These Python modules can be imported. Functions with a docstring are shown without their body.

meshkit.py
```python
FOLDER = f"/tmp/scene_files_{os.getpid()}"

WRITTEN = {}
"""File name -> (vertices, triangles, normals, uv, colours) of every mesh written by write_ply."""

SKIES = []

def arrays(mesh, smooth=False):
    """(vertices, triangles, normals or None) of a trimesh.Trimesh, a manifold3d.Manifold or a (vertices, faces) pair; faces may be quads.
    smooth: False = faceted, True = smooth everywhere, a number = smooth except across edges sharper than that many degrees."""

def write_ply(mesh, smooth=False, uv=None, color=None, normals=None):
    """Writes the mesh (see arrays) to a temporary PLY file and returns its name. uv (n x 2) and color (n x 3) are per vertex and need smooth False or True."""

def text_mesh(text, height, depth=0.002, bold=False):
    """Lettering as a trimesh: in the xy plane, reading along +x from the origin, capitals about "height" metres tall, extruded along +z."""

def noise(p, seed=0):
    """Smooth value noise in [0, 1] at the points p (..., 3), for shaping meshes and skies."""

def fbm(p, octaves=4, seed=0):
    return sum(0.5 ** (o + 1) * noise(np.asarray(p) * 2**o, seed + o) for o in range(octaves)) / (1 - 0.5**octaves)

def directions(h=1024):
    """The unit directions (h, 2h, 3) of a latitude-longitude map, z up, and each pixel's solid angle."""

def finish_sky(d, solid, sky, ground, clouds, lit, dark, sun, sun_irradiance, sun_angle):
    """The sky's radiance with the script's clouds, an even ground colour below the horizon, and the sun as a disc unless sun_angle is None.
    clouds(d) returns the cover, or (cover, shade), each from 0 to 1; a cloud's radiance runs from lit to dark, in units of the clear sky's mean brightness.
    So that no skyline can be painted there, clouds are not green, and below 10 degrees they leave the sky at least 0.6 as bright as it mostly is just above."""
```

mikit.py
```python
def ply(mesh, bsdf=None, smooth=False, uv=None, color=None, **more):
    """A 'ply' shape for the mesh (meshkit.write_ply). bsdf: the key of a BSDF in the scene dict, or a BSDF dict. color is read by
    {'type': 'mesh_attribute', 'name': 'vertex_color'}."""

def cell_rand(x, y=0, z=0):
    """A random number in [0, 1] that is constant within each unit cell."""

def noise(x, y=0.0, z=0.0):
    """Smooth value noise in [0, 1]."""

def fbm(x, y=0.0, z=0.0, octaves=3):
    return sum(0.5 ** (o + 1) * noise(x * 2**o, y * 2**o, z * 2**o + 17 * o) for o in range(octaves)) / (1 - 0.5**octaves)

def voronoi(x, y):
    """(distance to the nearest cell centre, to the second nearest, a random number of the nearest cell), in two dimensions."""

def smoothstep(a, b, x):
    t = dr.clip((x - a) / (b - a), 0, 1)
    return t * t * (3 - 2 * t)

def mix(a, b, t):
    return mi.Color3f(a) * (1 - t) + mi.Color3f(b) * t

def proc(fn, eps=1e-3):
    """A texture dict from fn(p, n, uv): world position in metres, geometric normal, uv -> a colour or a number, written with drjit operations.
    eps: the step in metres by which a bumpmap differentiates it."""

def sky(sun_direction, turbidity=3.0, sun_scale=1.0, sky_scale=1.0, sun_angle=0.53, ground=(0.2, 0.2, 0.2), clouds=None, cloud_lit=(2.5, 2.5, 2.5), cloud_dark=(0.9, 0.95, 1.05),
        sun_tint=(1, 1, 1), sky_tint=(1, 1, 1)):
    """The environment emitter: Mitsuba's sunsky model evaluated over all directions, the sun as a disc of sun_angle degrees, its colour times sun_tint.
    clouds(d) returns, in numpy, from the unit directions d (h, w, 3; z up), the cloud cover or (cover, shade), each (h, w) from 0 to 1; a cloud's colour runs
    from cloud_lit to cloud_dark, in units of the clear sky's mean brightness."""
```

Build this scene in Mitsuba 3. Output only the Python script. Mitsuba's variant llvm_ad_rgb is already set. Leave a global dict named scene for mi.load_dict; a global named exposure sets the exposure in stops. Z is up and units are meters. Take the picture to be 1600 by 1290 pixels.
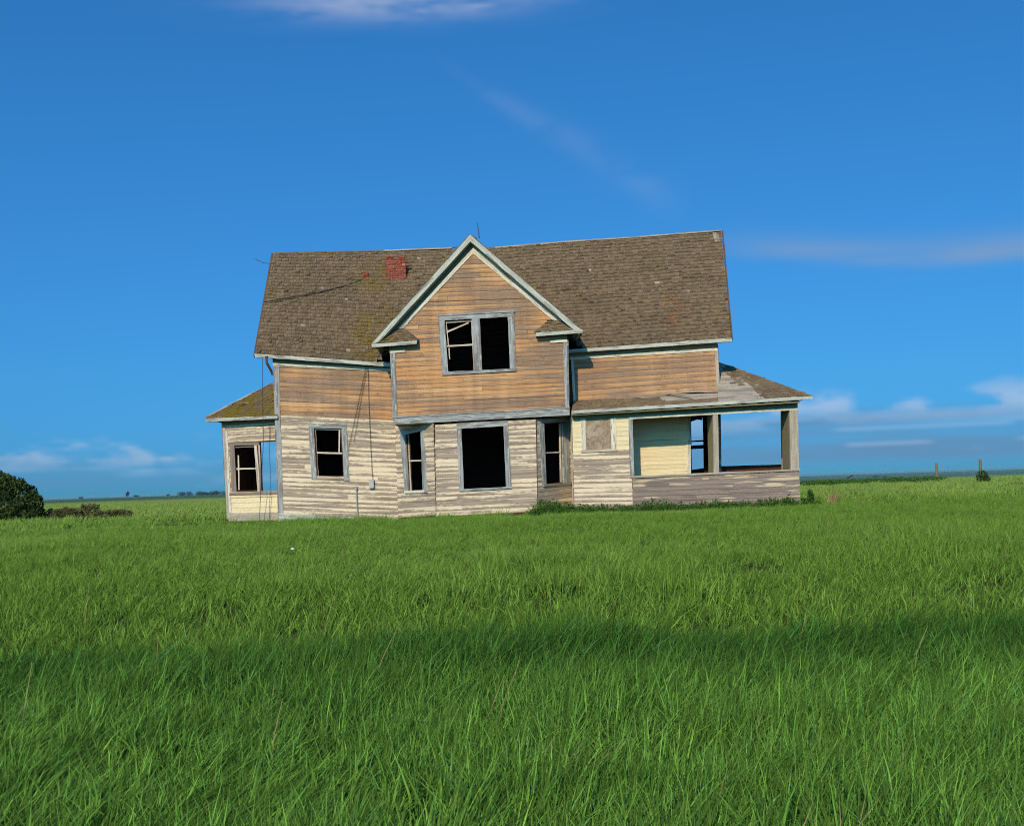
import math, random
import numpy as np, trimesh
import mitsuba as mi, drjit as dr
import mikit, meshkit
from mikit import noise, fbm, smoothstep, mix, proc, cell_rand
from shapely.geometry import Polygon, LineString, box as sbox
from shapely.ops import unary_union

T = mi.ScalarTransform4f
rng = np.random.default_rng(7)
R = random.Random(11)
scene, labels = {}, {}

# ------------------------------------------------------------------ camera, sky, exposure
EYE = np.array([0.0, 0.0, 1.45])
FPX = 1900.0                                   # focal length in pixels of a 1600 x 1290 picture
ROLL = math.atan(0.032)
PITCH = math.atan(112 * math.cos(ROLL) / FPX)
FWD = np.array([0, math.cos(PITCH), math.sin(PITCH)])
_r0, _u0 = np.array([1.0, 0, 0]), np.array([0, -math.sin(PITCH), math.cos(PITCH)])
RIGHT = math.cos(ROLL) * _r0 - math.sin(ROLL) * _u0
UPV = math.sin(ROLL) * _r0 + math.cos(ROLL) * _u0
scene['camera'] = {'type': 'perspective', 'fov': math.degrees(2 * math.atan(800 / FPX)), 'fov_axis': 'x',
                   'near_clip': 0.1, 'far_clip': 60000.0,
                   'to_world': T().look_at(origin=EYE.tolist(), target=(EYE + FWD).tolist(), up=UPV.tolist())}
exposure = 1.5
SUN_EL, SUN_AZ = math.radians(26.5), math.radians(13)
SUN = [-math.sin(SUN_AZ) * math.cos(SUN_EL), -math.cos(SUN_AZ) * math.cos(SUN_EL), math.sin(SUN_EL)]

def clouds(d):
    az = np.arctan2(d[..., 0], d[..., 1]); el = np.arcsin(np.clip(d[..., 2], -1, 1))
    def st(a, b, x):
        t = np.clip((x - a) / (b - a), 0, 1); return t * t * (3 - 2 * t)
    P = lambda fx, fy, o: np.stack([az * fx + o, el * fy + o * .7, az * 0 + o], -1)
    # low bank of cloud all round the horizon: grey-blue layers below, a few soft pale heads on top
    big = meshkit.fbm(P(4, 10, 3.1), 3)
    puffs = meshkit.fbm(P(30, 85, 9.3), 5)
    heads = meshkit.fbm(P(11, 40, 6.4), 2)
    right = st(-.1, .3, np.sin(az))
    top = .040 + .018 * right + .016 * (big - .5)
    head = st(top - .022, top - .010, el) * (1 - st(top - .006, top + .012, el + .016 * (.5 - puffs)))
    c1 = head * st(.49 - .03 * right, .62 - .03 * right, heads * .46 + puffs * .54) * .44
    lay = meshkit.fbm(P(6, 110, 5.7), 4)
    grey = st(.004, .014, el) * (1 - st(top - .016, top - .004, el)) * (.26 + .48 * st(.35, .65, lay)) * (.45 + .55 * right)
    thin = st(.006, .012, el) * (1 - st(top - .014, top - .006, el)) * st(.56, .70, meshkit.fbm(P(14, 170, 2.9), 3)) * .30
    # high thin wisps, long and flat
    wy = el + .012 * meshkit.fbm(P(12, 12, 6.6), 3)
    w = .5 * meshkit.fbm(P(9, 46, 1.7), 5) + .5 * meshkit.fbm(np.stack([az * 16 + wy * 60, wy * 150 - az * 12, az * 0 + 3.3], -1), 4)
    blob = np.exp(-((az + .075) / .100) ** 2 - ((el - .387 - .03 * (az + .085)) / .0125) ** 2)
    c2 = np.clip(blob * 1.25, 0, 1) * st(.36, .60, w) * .50
    s = np.clip((az + .055) / .2, 0, 1)
    line = el - (.345 - .60 * (az + .055) + .25 * (az + .055) * (az - .14)) + .012 * (meshkit.fbm(P(9, 9, 4.4), 3) - .5)
    c3 = np.exp(-(line / (.006 + .012 * s)) ** 2) * st(-.07, .02, az) * (1 - st(.11, .16, az)) * st(.25, .6, meshkit.fbm(P(20, 40, 2.2), 4)) * .065
    l4 = el - .172 + .05 * (az - .31) - .006 * np.sin(az * 14)
    c4 = np.exp(-((az - .33) / .15) ** 4) * np.where(l4 < 0, np.exp(-(l4 / .006) ** 2), np.exp(-(l4 / .014) ** 2)) * st(.15, .6, meshkit.fbm(P(7, 50, 8.2), 4)) * .62
    grey = np.maximum(grey, 0)
    cover = np.clip(np.maximum.reduce([c1, grey, thin, c2, c3, c4]), 0, 1)
    lit = c1 + thin + c2 + c3 + 1e-6
    shade = np.clip((grey * 1.0 + c4 * .74) / (lit + grey + c4), 0, 1)
    return cover, shade

scene['sky'] = mikit.sky(SUN, turbidity=5.0, sun_scale=1.08, sun_tint=(1.0, 1.0, 0.98), sky_tint=(0.215, 0.87, 1.70), ground=(0.07, 0.12, 0.03), clouds=clouds,
                         cloud_lit=(2.3, 2.45, 2.85), cloud_dark=(0.50, 0.95, 1.62))

# ------------------------------------------------------------------ helpers
def at(px, py, Y):
    """The point at depth Y metres (on the plane y = Y) that a surveyed picture point belongs to."""
    d = FPX * FWD + (px - 800) * RIGHT - (py - 645) * UPV
    return EYE + d * (Y / d[1])

def on(px, py, plane):
    """As at(), on any plane (point, normal)."""
    d = FPX * FWD + (px - 800) * RIGHT - (py - 645) * UPV
    p0, n = plane
    return EYE + d * (np.dot(p0 - EYE, n) / np.dot(d, n))

def plane3(a, b, c):
    n = np.cross(b - a, c - a); n /= np.linalg.norm(n)
    return (a, n if n[1] < 0 else -n)

def front(Y):
    return (np.array([0, Y, 0.0]), np.array([0, -1.0, 0]))

counts = {}
def key(parent, name):
    k = (parent + '__' if parent else '') + name
    n = counts.get(k, -1) + 1; counts[k] = n
    return k if n == 0 else f'{k}_{n:03d}'

def put(k, V, F, bsdf, uv=None, smooth=False, **props):
    V = np.asarray(V, float); F = np.asarray(F, int)
    scene[k] = mikit.ply((V, F), bsdf, smooth=smooth, uv=None if uv is None else np.asarray(uv, float))
    if props: labels[k] = props
    return k

def joined(parts):
    V, F, U, n = [], [], [], 0
    for v, f, u in parts:
        V.append(v); F.append(np.asarray(f) + n); U.append(u); n += len(v)
    return np.vstack(V), np.vstack(F), np.vstack(U)

def ears(poly):
    v, f = trimesh.creation.triangulate_polygon(poly, engine='earcut')
    return np.asarray(v), np.asarray(f)

def polys(g):
    if g.is_empty: return []
    if g.geom_type == 'Polygon': return [g]
    return [x for x in getattr(g, 'geoms', []) if x.geom_type == 'Polygon' and x.area > 1e-6]

def orient(V, F):
    """Faces outward for a closed solid."""
    vol = np.einsum('ij,ij->i', V[F[:, 0]], np.cross(V[F[:, 1]], V[F[:, 2]])).sum()
    return F[:, ::-1] if vol < 0 else F

def solid(poly, fa, fb, uvf):
    """Closed solid from a flat polygon: fa and fb map its points to the two faces; uvf maps them to uv in metres."""
    v, f = ears(poly)
    n = len(v)
    A, B = np.array([fa(*p) for p in v]), np.array([fb(*p) for p in v])
    uv = np.array([uvf(*p) for p in v])
    e = np.sort(np.vstack([f[:, [0, 1]], f[:, [1, 2]], f[:, [2, 0]]]), axis=1)
    dirs = np.vstack([f[:, [0, 1]], f[:, [1, 2]], f[:, [2, 0]]])
    _, inv, cnt = np.unique(e, axis=0, return_inverse=True, return_counts=True)
    rim = dirs[cnt[inv.ravel()] == 1]
    F = np.vstack([f, f[:, ::-1] + n, np.column_stack([rim[:, 0], rim[:, 0] + n, rim[:, 1] + n]), np.column_stack([rim[:, 0], rim[:, 1] + n, rim[:, 1]])])
    V = np.vstack([A, B])
    return V, orient(V - V.mean(0), F), np.vstack([uv, uv])

def quad_uv(pts3, seed):
    """uv in metres with u along the longer direction of a 3D quad."""
    a, b, c = pts3[0], pts3[1], pts3[-1]
    e1, e2 = b - a, c - a
    if np.linalg.norm(e2) > np.linalg.norm(e1): e1, e2 = e2, e1
    e1 = e1 / np.linalg.norm(e1); e2 = e2 - e1 * np.dot(e1, e2); e2 = e2 / (np.linalg.norm(e2) + 1e-9)
    return lambda p: ((p - a) @ e1 + seed * 7.3, (p - a) @ e2 + seed * 3.1)

seedn = [0]
def slab_px(pts, plane, t0, t1, holes=()):
    """A board or sheet lying on a plane: outline in picture points, from t0 to t1 metres in front of the plane."""
    if not isinstance(plane, tuple): plane = front(plane)
    seedn[0] += 1
    n = plane[1]
    poly = Polygon(pts, holes) if len(holes) else Polygon(pts)
    if not poly.is_valid: poly = poly.buffer(0)
    P3 = [on(x, y, plane) for x, y in pts[:4]]
    q = quad_uv(P3, seedn[0] % 97)
    out = []
    for pg in polys(poly):
        out.append(solid(pg, lambda x, y: on(x, y, plane) + n * t1, lambda x, y: on(x, y, plane) + n * t0, lambda x, y: q(on(x, y, plane))))
    return joined(out)

def board(parent, name, pts, plane, t0, t1, bsdf, **props):
    V, F, U = slab_px(pts, plane, t0, t1)
    return put(key(parent, name), V, F, bsdf, U, **props)

def box3(x0, x1, y0, y1, z0, z1):
    b = trimesh.creation.box(bounds=[[x0, y0, z0], [x1, y1, z1]])
    V, F = np.array(b.vertices), np.array(b.faces)
    d = np.array([x1 - x0, y1 - y0, z1 - z0]); o = np.argsort(-d)
    return V, F, np.column_stack([V[:, o[0]], V[:, o[1]] + V[:, o[2]]])

def hexa(c8):
    """Solid from 8 corners: four of the bottom, four of the top above them."""
    c = np.array(c8, float)
    F = np.array([[0, 2, 1], [0, 3, 2], [4, 5, 6], [4, 6, 7], [0, 1, 5], [0, 5, 4], [1, 2, 6], [1, 6, 5], [2, 3, 7], [2, 7, 6], [3, 0, 4], [3, 4, 7]])
    return c, orient(c - c.mean(0), F)

def bar3(a, b, w, h, up=(0, 0, 1)):
    a, b = np.array(a, float), np.array(b, float); d = (b - a) / np.linalg.norm(b - a)
    s = np.cross(d, up); s /= np.linalg.norm(s); t = np.cross(s, d)
    s, t = s * w / 2, t * h / 2
    V, F = hexa([a - s - t, b - s - t, b + s - t, a + s - t, a - s + t, b - s + t, b + s + t, a + s + t])
    L = np.linalg.norm(b - a)
    return V, F, np.column_stack([np.array([0, L, L, 0, 0, L, L, 0]), np.array([0, 0, w, w, h, h, w + h, w + h])])

def tube(points, r, sides=6):
    p = np.array(points, float); rr = np.broadcast_to(r, (len(p),))
    t = np.gradient(p, axis=0); t /= np.linalg.norm(t, axis=1, keepdims=True) + 1e-12
    a = np.cross(t, np.where(np.abs(t[:, 2:]) < .9, [0, 0, 1.0], [1.0, 0, 0])); a /= np.linalg.norm(a, axis=1, keepdims=True) + 1e-12
    b = np.cross(t, a); ang = np.arange(sides) * 2 * np.pi / sides
    V = p[:, None] + rr[:, None, None] * (np.cos(ang)[None, :, None] * a[:, None] + np.sin(ang)[None, :, None] * b[:, None])
    i, j = np.meshgrid(np.arange(len(p) - 1), np.arange(sides), indexing='ij')
    q = np.stack([i * sides + j, i * sides + (j + 1) % sides, (i + 1) * sides + (j + 1) % sides, (i + 1) * sides + j], -1).reshape(-1, 4)
    V = V.reshape(-1, 3); n = len(V)
    F = np.vstack([q[:, [0, 1, 2]], q[:, [0, 2, 3]]])
    caps = [[0, k + 1, k] for k in range(1, sides - 1)] + [[n - sides, n - sides + k, n - sides + k + 1] for k in range(1, sides - 1)]
    L = np.repeat(np.arange(len(p)) * .3, sides)
    return V, np.vstack([F, caps]), np.column_stack([L, np.tile(ang, len(p)) * .05])

# ------------------------------------------------------------------ materials (uv in metres, u along the grain)
def rough(fn, rough_=0.8, spec=0.25, bump=None, bscale=1.0, two=True):
    b = {'type': 'principled', 'base_color': proc(fn), 'roughness': rough_, 'specular': spec}
    if bump is not None:
        b = {'type': 'bumpmap', 'scale': bscale, 'nested': b, 'bump': proc(bump)}
    return {'type': 'twosided', 'nested': b} if two else b

def grain(uv, f=70.0):
    return fbm(uv.x * 1.6, uv.y * f * .42, 0.0, 2)

def board_of(uv):
    """(number of the board, height within it: 0 at its foot, 1 at its head); uv.y jumps by 5 m from board to board."""
    bid = dr.floor(uv.y * 0.2)
    return bid, (uv.y - bid * 5) / .17

def bare_wood(p, n, uv):
    bid, v = board_of(uv)
    r1, r2 = cell_rand(bid, 1), cell_rand(bid, 2)
    c = mix(mi.Color3f(.495, .285, .140), mi.Color3f(.37, .205, .100), smoothstep(.25, .8, grain(uv, 55)))
    c = mix(c, mi.Color3f(.56, .385, .220), r1 * .6)
    c = mix(c, mi.Color3f(.50, .265, .115), smoothstep(.55, .75, fbm(p.x * .9 + 7.0, p.z * 1.6, 2.0, 3)) * .6)
    blot = fbm(p.x * .55, p.z * 1.7, p.y * .3, 4)
    streak = fbm(uv.x * .7 + r2 * 40, uv.y * 13, 3.0, 2)
    m = smoothstep(.35, .59, blot * .66 + streak * .30 + (r2 - .5) * .16 + (.5 - v) * .20)
    c = mix(c, mi.Color3f(.200, .155, .130), m * .80)
    c = c * (.84 + .32 * fbm(p.x * 5.0, p.z * .45, 3.0, 2))
    knots = smoothstep(.84, .92, noise(uv.x * 3.5 + r1 * 31, uv.y * 11, 5.0))
    return mix(c, mi.Color3f(.15, .09, .06), knots * .4)

def grey_wood_at(uv, r1):
    c = mix(mi.Color3f(.320, .270, .225), mi.Color3f(.205, .172, .148), smoothstep(.25, .75, grain(uv, 60)))
    return mix(c, mi.Color3f(.34, .295, .25), r1 * .45)

def paint_over(p, uv, cover, cream):
    bid, v = board_of(uv)
    r1, r2, r3 = cell_rand(bid, 3), cell_rand(bid, 4), cell_rand(bid, 7)
    wood = grey_wood_at(uv, r1)
    patch = fbm(p.x * .55 + r1 * 1.5, p.z * 1.6, p.y * .4, 3)
    streak = fbm(uv.x * .75 + r2 * 50, uv.y * 11, 1.0, 3)
    flake = fbm(uv.x * 9, uv.y * 22, 2.0, 2)
    m = patch * .40 + streak * .44 + flake * .16 + (r1 - .5) * .15 + (.5 - v) * (.16 + .20 * r3)
    peel = smoothstep(cover - .070, cover + .080, m)
    c = mix(cream, cream * mi.Color3f(.80, .80, .80), smoothstep(.35, .75, streak) * .6)
    return mix(c, wood, peel * .95)

def peeling(p, n, uv):
    return paint_over(p, uv, .500, mi.Color3f(.67, .595, .46))

def fresh_cream(p, n, uv):
    return paint_over(p, uv, .80, mi.Color3f(.73, .66, .45))

def mostly_bare(p, n, uv):
    return paint_over(p, uv, .37, mi.Color3f(.60, .51, .36))

def blue_trim(p, n, uv):
    g = grain(uv, 60); b = fbm(uv.x * 3, uv.y * 9, 2.0, 3)
    c = mix(mi.Color3f(.30, .345, .38), mi.Color3f(.185, .185, .19), smoothstep(.42, .66, g * .6 + b * .4))
    return mix(c, mi.Color3f(.46, .52, .52), smoothstep(.60, .72, fbm(uv.x * 5 + 9, uv.y * 30, 7.0, 3)) * .7)

def white_trim(p, n, uv):
    g = fbm(uv.x * 2.5, uv.y * 45, 4.0, 3)
    c = mix(mi.Color3f(.68, .68, .60), mi.Color3f(.50, .51, .46), smoothstep(.35, .7, g))
    return mix(c, mi.Color3f(.24, .22, .20), smoothstep(.60, .72, fbm(uv.x * 3.3, uv.y * 25, 8.0, 3)) * .8)

def fascia_paint(p, n, uv):
    g = fbm(uv.x * 2.0, uv.y * 40, 6.0, 3)
    c = mix(mi.Color3f(.50, .555, .52), mi.Color3f(.37, .42, .41), smoothstep(.35, .7, g))
    return mix(c, mi.Color3f(.20, .185, .17), smoothstep(.57, .70, fbm(uv.x * 2.1, uv.y * 18, 3.0, 3)) * .75)

def green_paint(p, n, uv):
    g = fbm(uv.x * 2.0, uv.y * 35, 5.0, 3)
    c = mix(mi.Color3f(.265, .255, .150), mi.Color3f(.190, .185, .110), g)
    return mix(c, mi.Color3f(.20, .17, .13), smoothstep(.62, .74, fbm(uv.x * 1.6, uv.y * 14, 1.0, 3)) * .6)

def sash_paint(p, n, uv):
    return mix(mi.Color3f(.62, .58, .50), mi.Color3f(.36, .31, .26), smoothstep(.4, .7, grain(uv, 80)))

def silver_wood(p, n, uv):
    bid = dr.floor(uv.y * 0.2)
    c = mix(mi.Color3f(.40, .365, .31), mi.Color3f(.24, .215, .185), smoothstep(.3, .7, grain(uv, 45)))
    return mix(c, mi.Color3f(.46, .43, .38), cell_rand(bid, 6) * .5)

def rail_wood(p, n, uv):
    bid = dr.floor(uv.y * 0.2)
    c = mix(mi.Color3f(.245, .20, .18), mi.Color3f(.165, .135, .125), smoothstep(.3, .7, grain(uv, 60)))
    c = mix(c, mi.Color3f(.27, .235, .22), cell_rand(bid, 8) * .45)
    left = smoothstep(.60, .70, fbm(uv.x * .9 + cell_rand(bid, 9) * 30, uv.y * 9, 4.0, 3) + (cell_rand(bid, 5) - .5) * .12)
    return mix(c, mi.Color3f(.56, .48, .35), left * .85)

def particle(p, n, uv):
    s = fbm(p.x * 22, p.z * 22, 0.0, 3)
    c = mix(mi.Color3f(.33, .27, .20), mi.Color3f(.22, .18, .14), smoothstep(.35, .7, s))
    return mix(c, mi.Color3f(.42, .38, .32), smoothstep(.58, .7, fbm(p.x * 5, p.z * 4, 3.0, 3)) * .6)

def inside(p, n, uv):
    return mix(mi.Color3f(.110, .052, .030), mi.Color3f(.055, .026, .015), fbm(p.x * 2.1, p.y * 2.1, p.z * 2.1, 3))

def shingle_base(p, uv, moss):
    r = uv.x - dr.floor(uv.x)
    r2 = cell_rand(dr.floor(uv.x * 997), 2)
    c = mix(mi.Color3f(.205, .158, .102), mi.Color3f(.135, .104, .068), r)
    c = mix(c, mi.Color3f(.205, .165, .115), smoothstep(.80, .97, r2) * .65)
    c = mix(c, mi.Color3f(.10, .085, .06), smoothstep(.45, .7, fbm(p.x * .7, p.z * 1.2, p.y * .5, 3)) * .35)
    grn = fbm(p.x * 26, p.y * 10, p.z * 10, 2)
    c = c * (0.82 + .36 * grn)
    lich = smoothstep(.62, .78, fbm(p.x * 3.1, p.y * 2.0, p.z * 2.7, 3))
    c = mix(c, mi.Color3f(.17, .14, .055), lich * .28)
    return mix(c, mi.Color3f(.165, .125, .018), moss)

def shingles(p, n, uv):
    # yellow lichen thrives in the damp valleys beside the front gable and below the chimney; a rusty patch on the right
    m1 = smoothstep(1.15, .2, dr.sqrt(dr.square((p.x + 4.55) * .9) + dr.square((p.z - 6.65) * .62)))
    m2 = smoothstep(.9, .15, dr.sqrt(dr.square(p.x + 4.95) + dr.square((p.z - 9.15) * .8)))
    f = fbm(p.x * 4, p.z * 4, 2.0, 3)
    c = shingle_base(p, uv, dr.clip((m1 + m2 * .6) * smoothstep(.28, .62, f), 0, 1) * .85)
    rust = smoothstep(.75, .2, dr.sqrt(dr.square((p.x - 5.75) * 1.2) + dr.square((p.z - 7.35) * .8))) * smoothstep(.45, .6, f)
    return mix(c, mi.Color3f(.26, .12, .055), rust * .35)

def mossy(p, n, uv):
    f = fbm(p.x * 2.3, p.z * 2.8, 2.0, 3)
    return shingle_base(p, uv, smoothstep(.25, .6, f) * .88)

def brick_fn(p, n, uv):
    r = uv.x - dr.floor(uv.x)
    c = mix(mi.Color3f(.31, .058, .034), mi.Color3f(.15, .030, .022), r)
    return mix(c, mi.Color3f(.34, .14, .10), smoothstep(.6, .75, fbm(p.x * 25, p.z * 25, p.y * 25, 2)) * .5)

def mortar(p, n, uv):
    return mix(mi.Color3f(.36, .26, .21), mi.Color3f(.22, .15, .12), fbm(p.x * 20, p.z * 20, p.y * 20, 2))

def ground_fn(p, n, uv):
    d = dr.sqrt(p.x * p.x + p.y * p.y)
    near = mix(mi.Color3f(.022, .028, .010), mi.Color3f(.040, .055, .016), fbm(p.x * 3, p.y * 3, 0.0, 3))
    a = fbm(p.x * .012, p.y * .03, 1.0, 4); b = fbm(p.x * .25, p.y * .25, 2.0, 3)
    far = mix(mi.Color3f(.085, .150, .030), mi.Color3f(.130, .175, .048), smoothstep(.35, .65, a))
    far = far * (.75 + .5 * b)
    strip = fbm(p.x * .0007, p.y * .0030, 5.0, 3)
    fields = mix(mi.Color3f(.026, .075, .040), mi.Color3f(.045, .095, .040), smoothstep(.4, .6, strip))
    fields = mix(fields, mi.Color3f(.035, .060, .030), smoothstep(.56, .63, fbm(p.x * .0016, p.y * .005, 9.0, 3)))
    return mix(mix(near, far, smoothstep(60, 130, d)), fields, smoothstep(320, 700, d))

def blade(p, n, uv):
    r = uv.x - dr.floor(uv.x)
    yellow = fbm(p.x * .16, p.y * .10, 1.0, 3)
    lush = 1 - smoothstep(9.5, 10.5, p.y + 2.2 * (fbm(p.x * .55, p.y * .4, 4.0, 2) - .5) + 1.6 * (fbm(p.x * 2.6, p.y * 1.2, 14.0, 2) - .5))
    c = mix(mi.Color3f(.085, .185, .034), mi.Color3f(.175, .300, .055), r)
    c = mix(c, mi.Color3f(.215, .325, .080), smoothstep(.42, .70, yellow) * .6)
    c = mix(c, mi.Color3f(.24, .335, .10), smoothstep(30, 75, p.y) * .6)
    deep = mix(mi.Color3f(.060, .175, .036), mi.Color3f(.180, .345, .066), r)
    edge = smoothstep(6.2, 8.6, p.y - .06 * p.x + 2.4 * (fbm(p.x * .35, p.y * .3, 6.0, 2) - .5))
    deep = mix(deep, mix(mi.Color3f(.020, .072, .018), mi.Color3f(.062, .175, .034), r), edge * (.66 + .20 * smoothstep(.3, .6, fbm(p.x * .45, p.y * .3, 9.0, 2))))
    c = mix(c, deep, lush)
    blu = smoothstep(.84, .94, r) * lush
    c = mix(c, mi.Color3f(.085, .27, .12), blu * .7)
    straw = smoothstep(.976, .984, r)
    c = mix(c, mi.Color3f(.40, .33, .16), straw * .8)
    c = mix(c, mi.Color3f(.22, .30, .07), smoothstep(.75, 1.0, uv.y) * .25)
    h = cell_rand(dr.floor(uv.x * 4096), 11)
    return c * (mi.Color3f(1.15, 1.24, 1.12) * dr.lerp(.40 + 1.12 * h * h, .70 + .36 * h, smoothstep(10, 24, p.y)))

def weed_fn(p, n, uv):
    r = uv.x - dr.floor(uv.x)
    return mix(mi.Color3f(.042, .115, .026), mi.Color3f(.090, .195, .040), r)

def bush_fn(p, n, uv):
    r = uv.x - dr.floor(uv.x)
    return mix(mi.Color3f(.030, .062, .020), mi.Color3f(.105, .155, .042), r * r)

def shrub_fn(p, n, uv):
    r = uv.x - dr.floor(uv.x)
    return mix(mi.Color3f(.165, .125, .080), mi.Color3f(.120, .170, .055), smoothstep(.35, .7, r))

def straw_fn(p, n, uv):
    return mix(mi.Color3f(.40, .33, .19), mi.Color3f(.26, .20, .10), uv.x - dr.floor(uv.x))

def bark_fn(p, n, uv):
    return mix(mi.Color3f(.12, .095, .07), mi.Color3f(.06, .048, .036), fbm(p.x * 20, p.y * 20, p.z * 6, 3))

def far_fn(p, n, uv):
    return mix(mi.Color3f(.020, .040, .016), mi.Color3f(.045, .070, .025), uv.x - dr.floor(uv.x))

def leaf_bsdf(fn, trans=0.6):
    return {'type': 'principledthin', 'base_color': proc(fn), 'roughness': 0.55, 'diff_trans': trans, 'spec_trans': 0.0, 'eta': 1.35}

scene.update({
    'verge_wood': rough(lambda p, n, uv: mix(mi.Color3f(.14, .10, .085), mi.Color3f(.085, .062, .055), grain(uv, 40))),
    'bare_wood': rough(bare_wood),
    'peeling': rough(peeling),
    'fresh_cream': rough(fresh_cream), 'mostly_bare': rough(mostly_bare), 'blue_trim': rough(blue_trim), 'white_trim': rough(white_trim),
    'fascia_paint': rough(fascia_paint), 'green_paint': rough(green_paint), 'sash_paint': rough(sash_paint), 'silver_wood': rough(silver_wood),
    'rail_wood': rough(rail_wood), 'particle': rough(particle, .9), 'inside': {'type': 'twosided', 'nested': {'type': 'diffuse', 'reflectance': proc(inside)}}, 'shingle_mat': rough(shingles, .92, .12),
    'mossy_mat': rough(mossy, .92, .12), 'brick_mat': rough(brick_fn, .9), 'mortar_mat': rough(mortar, .95), 'ground_mat': rough(ground_fn, .95, .05),
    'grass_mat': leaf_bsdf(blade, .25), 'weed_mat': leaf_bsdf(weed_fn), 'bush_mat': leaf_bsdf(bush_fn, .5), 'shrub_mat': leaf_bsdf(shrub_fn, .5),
    'straw_mat': leaf_bsdf(straw_fn, .4), 'bark_mat': rough(bark_fn, .95), 'far_mat': rough(far_fn, .95, .05),
    'cable_mat': {'type': 'principled', 'base_color': {'type': 'rgb', 'value': [.03, .028, .026]}, 'roughness': .6},
    'metal_mat': {'type': 'principled', 'base_color': {'type': 'rgb', 'value': [.36, .38, .39]}, 'roughness': .55, 'metallic': .3},
    'paper_mat': {'type': 'twosided', 'nested': {'type': 'diffuse', 'reflectance': {'type': 'rgb', 'value': [.8, .8, .78]}}},
})

# ------------------------------------------------------------------ terrain
def sstep(a, b, x):
    t = np.clip((np.asarray(x, float) - a) / (b - a), 0, 1); return t * t * (3 - 2 * t)

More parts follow.
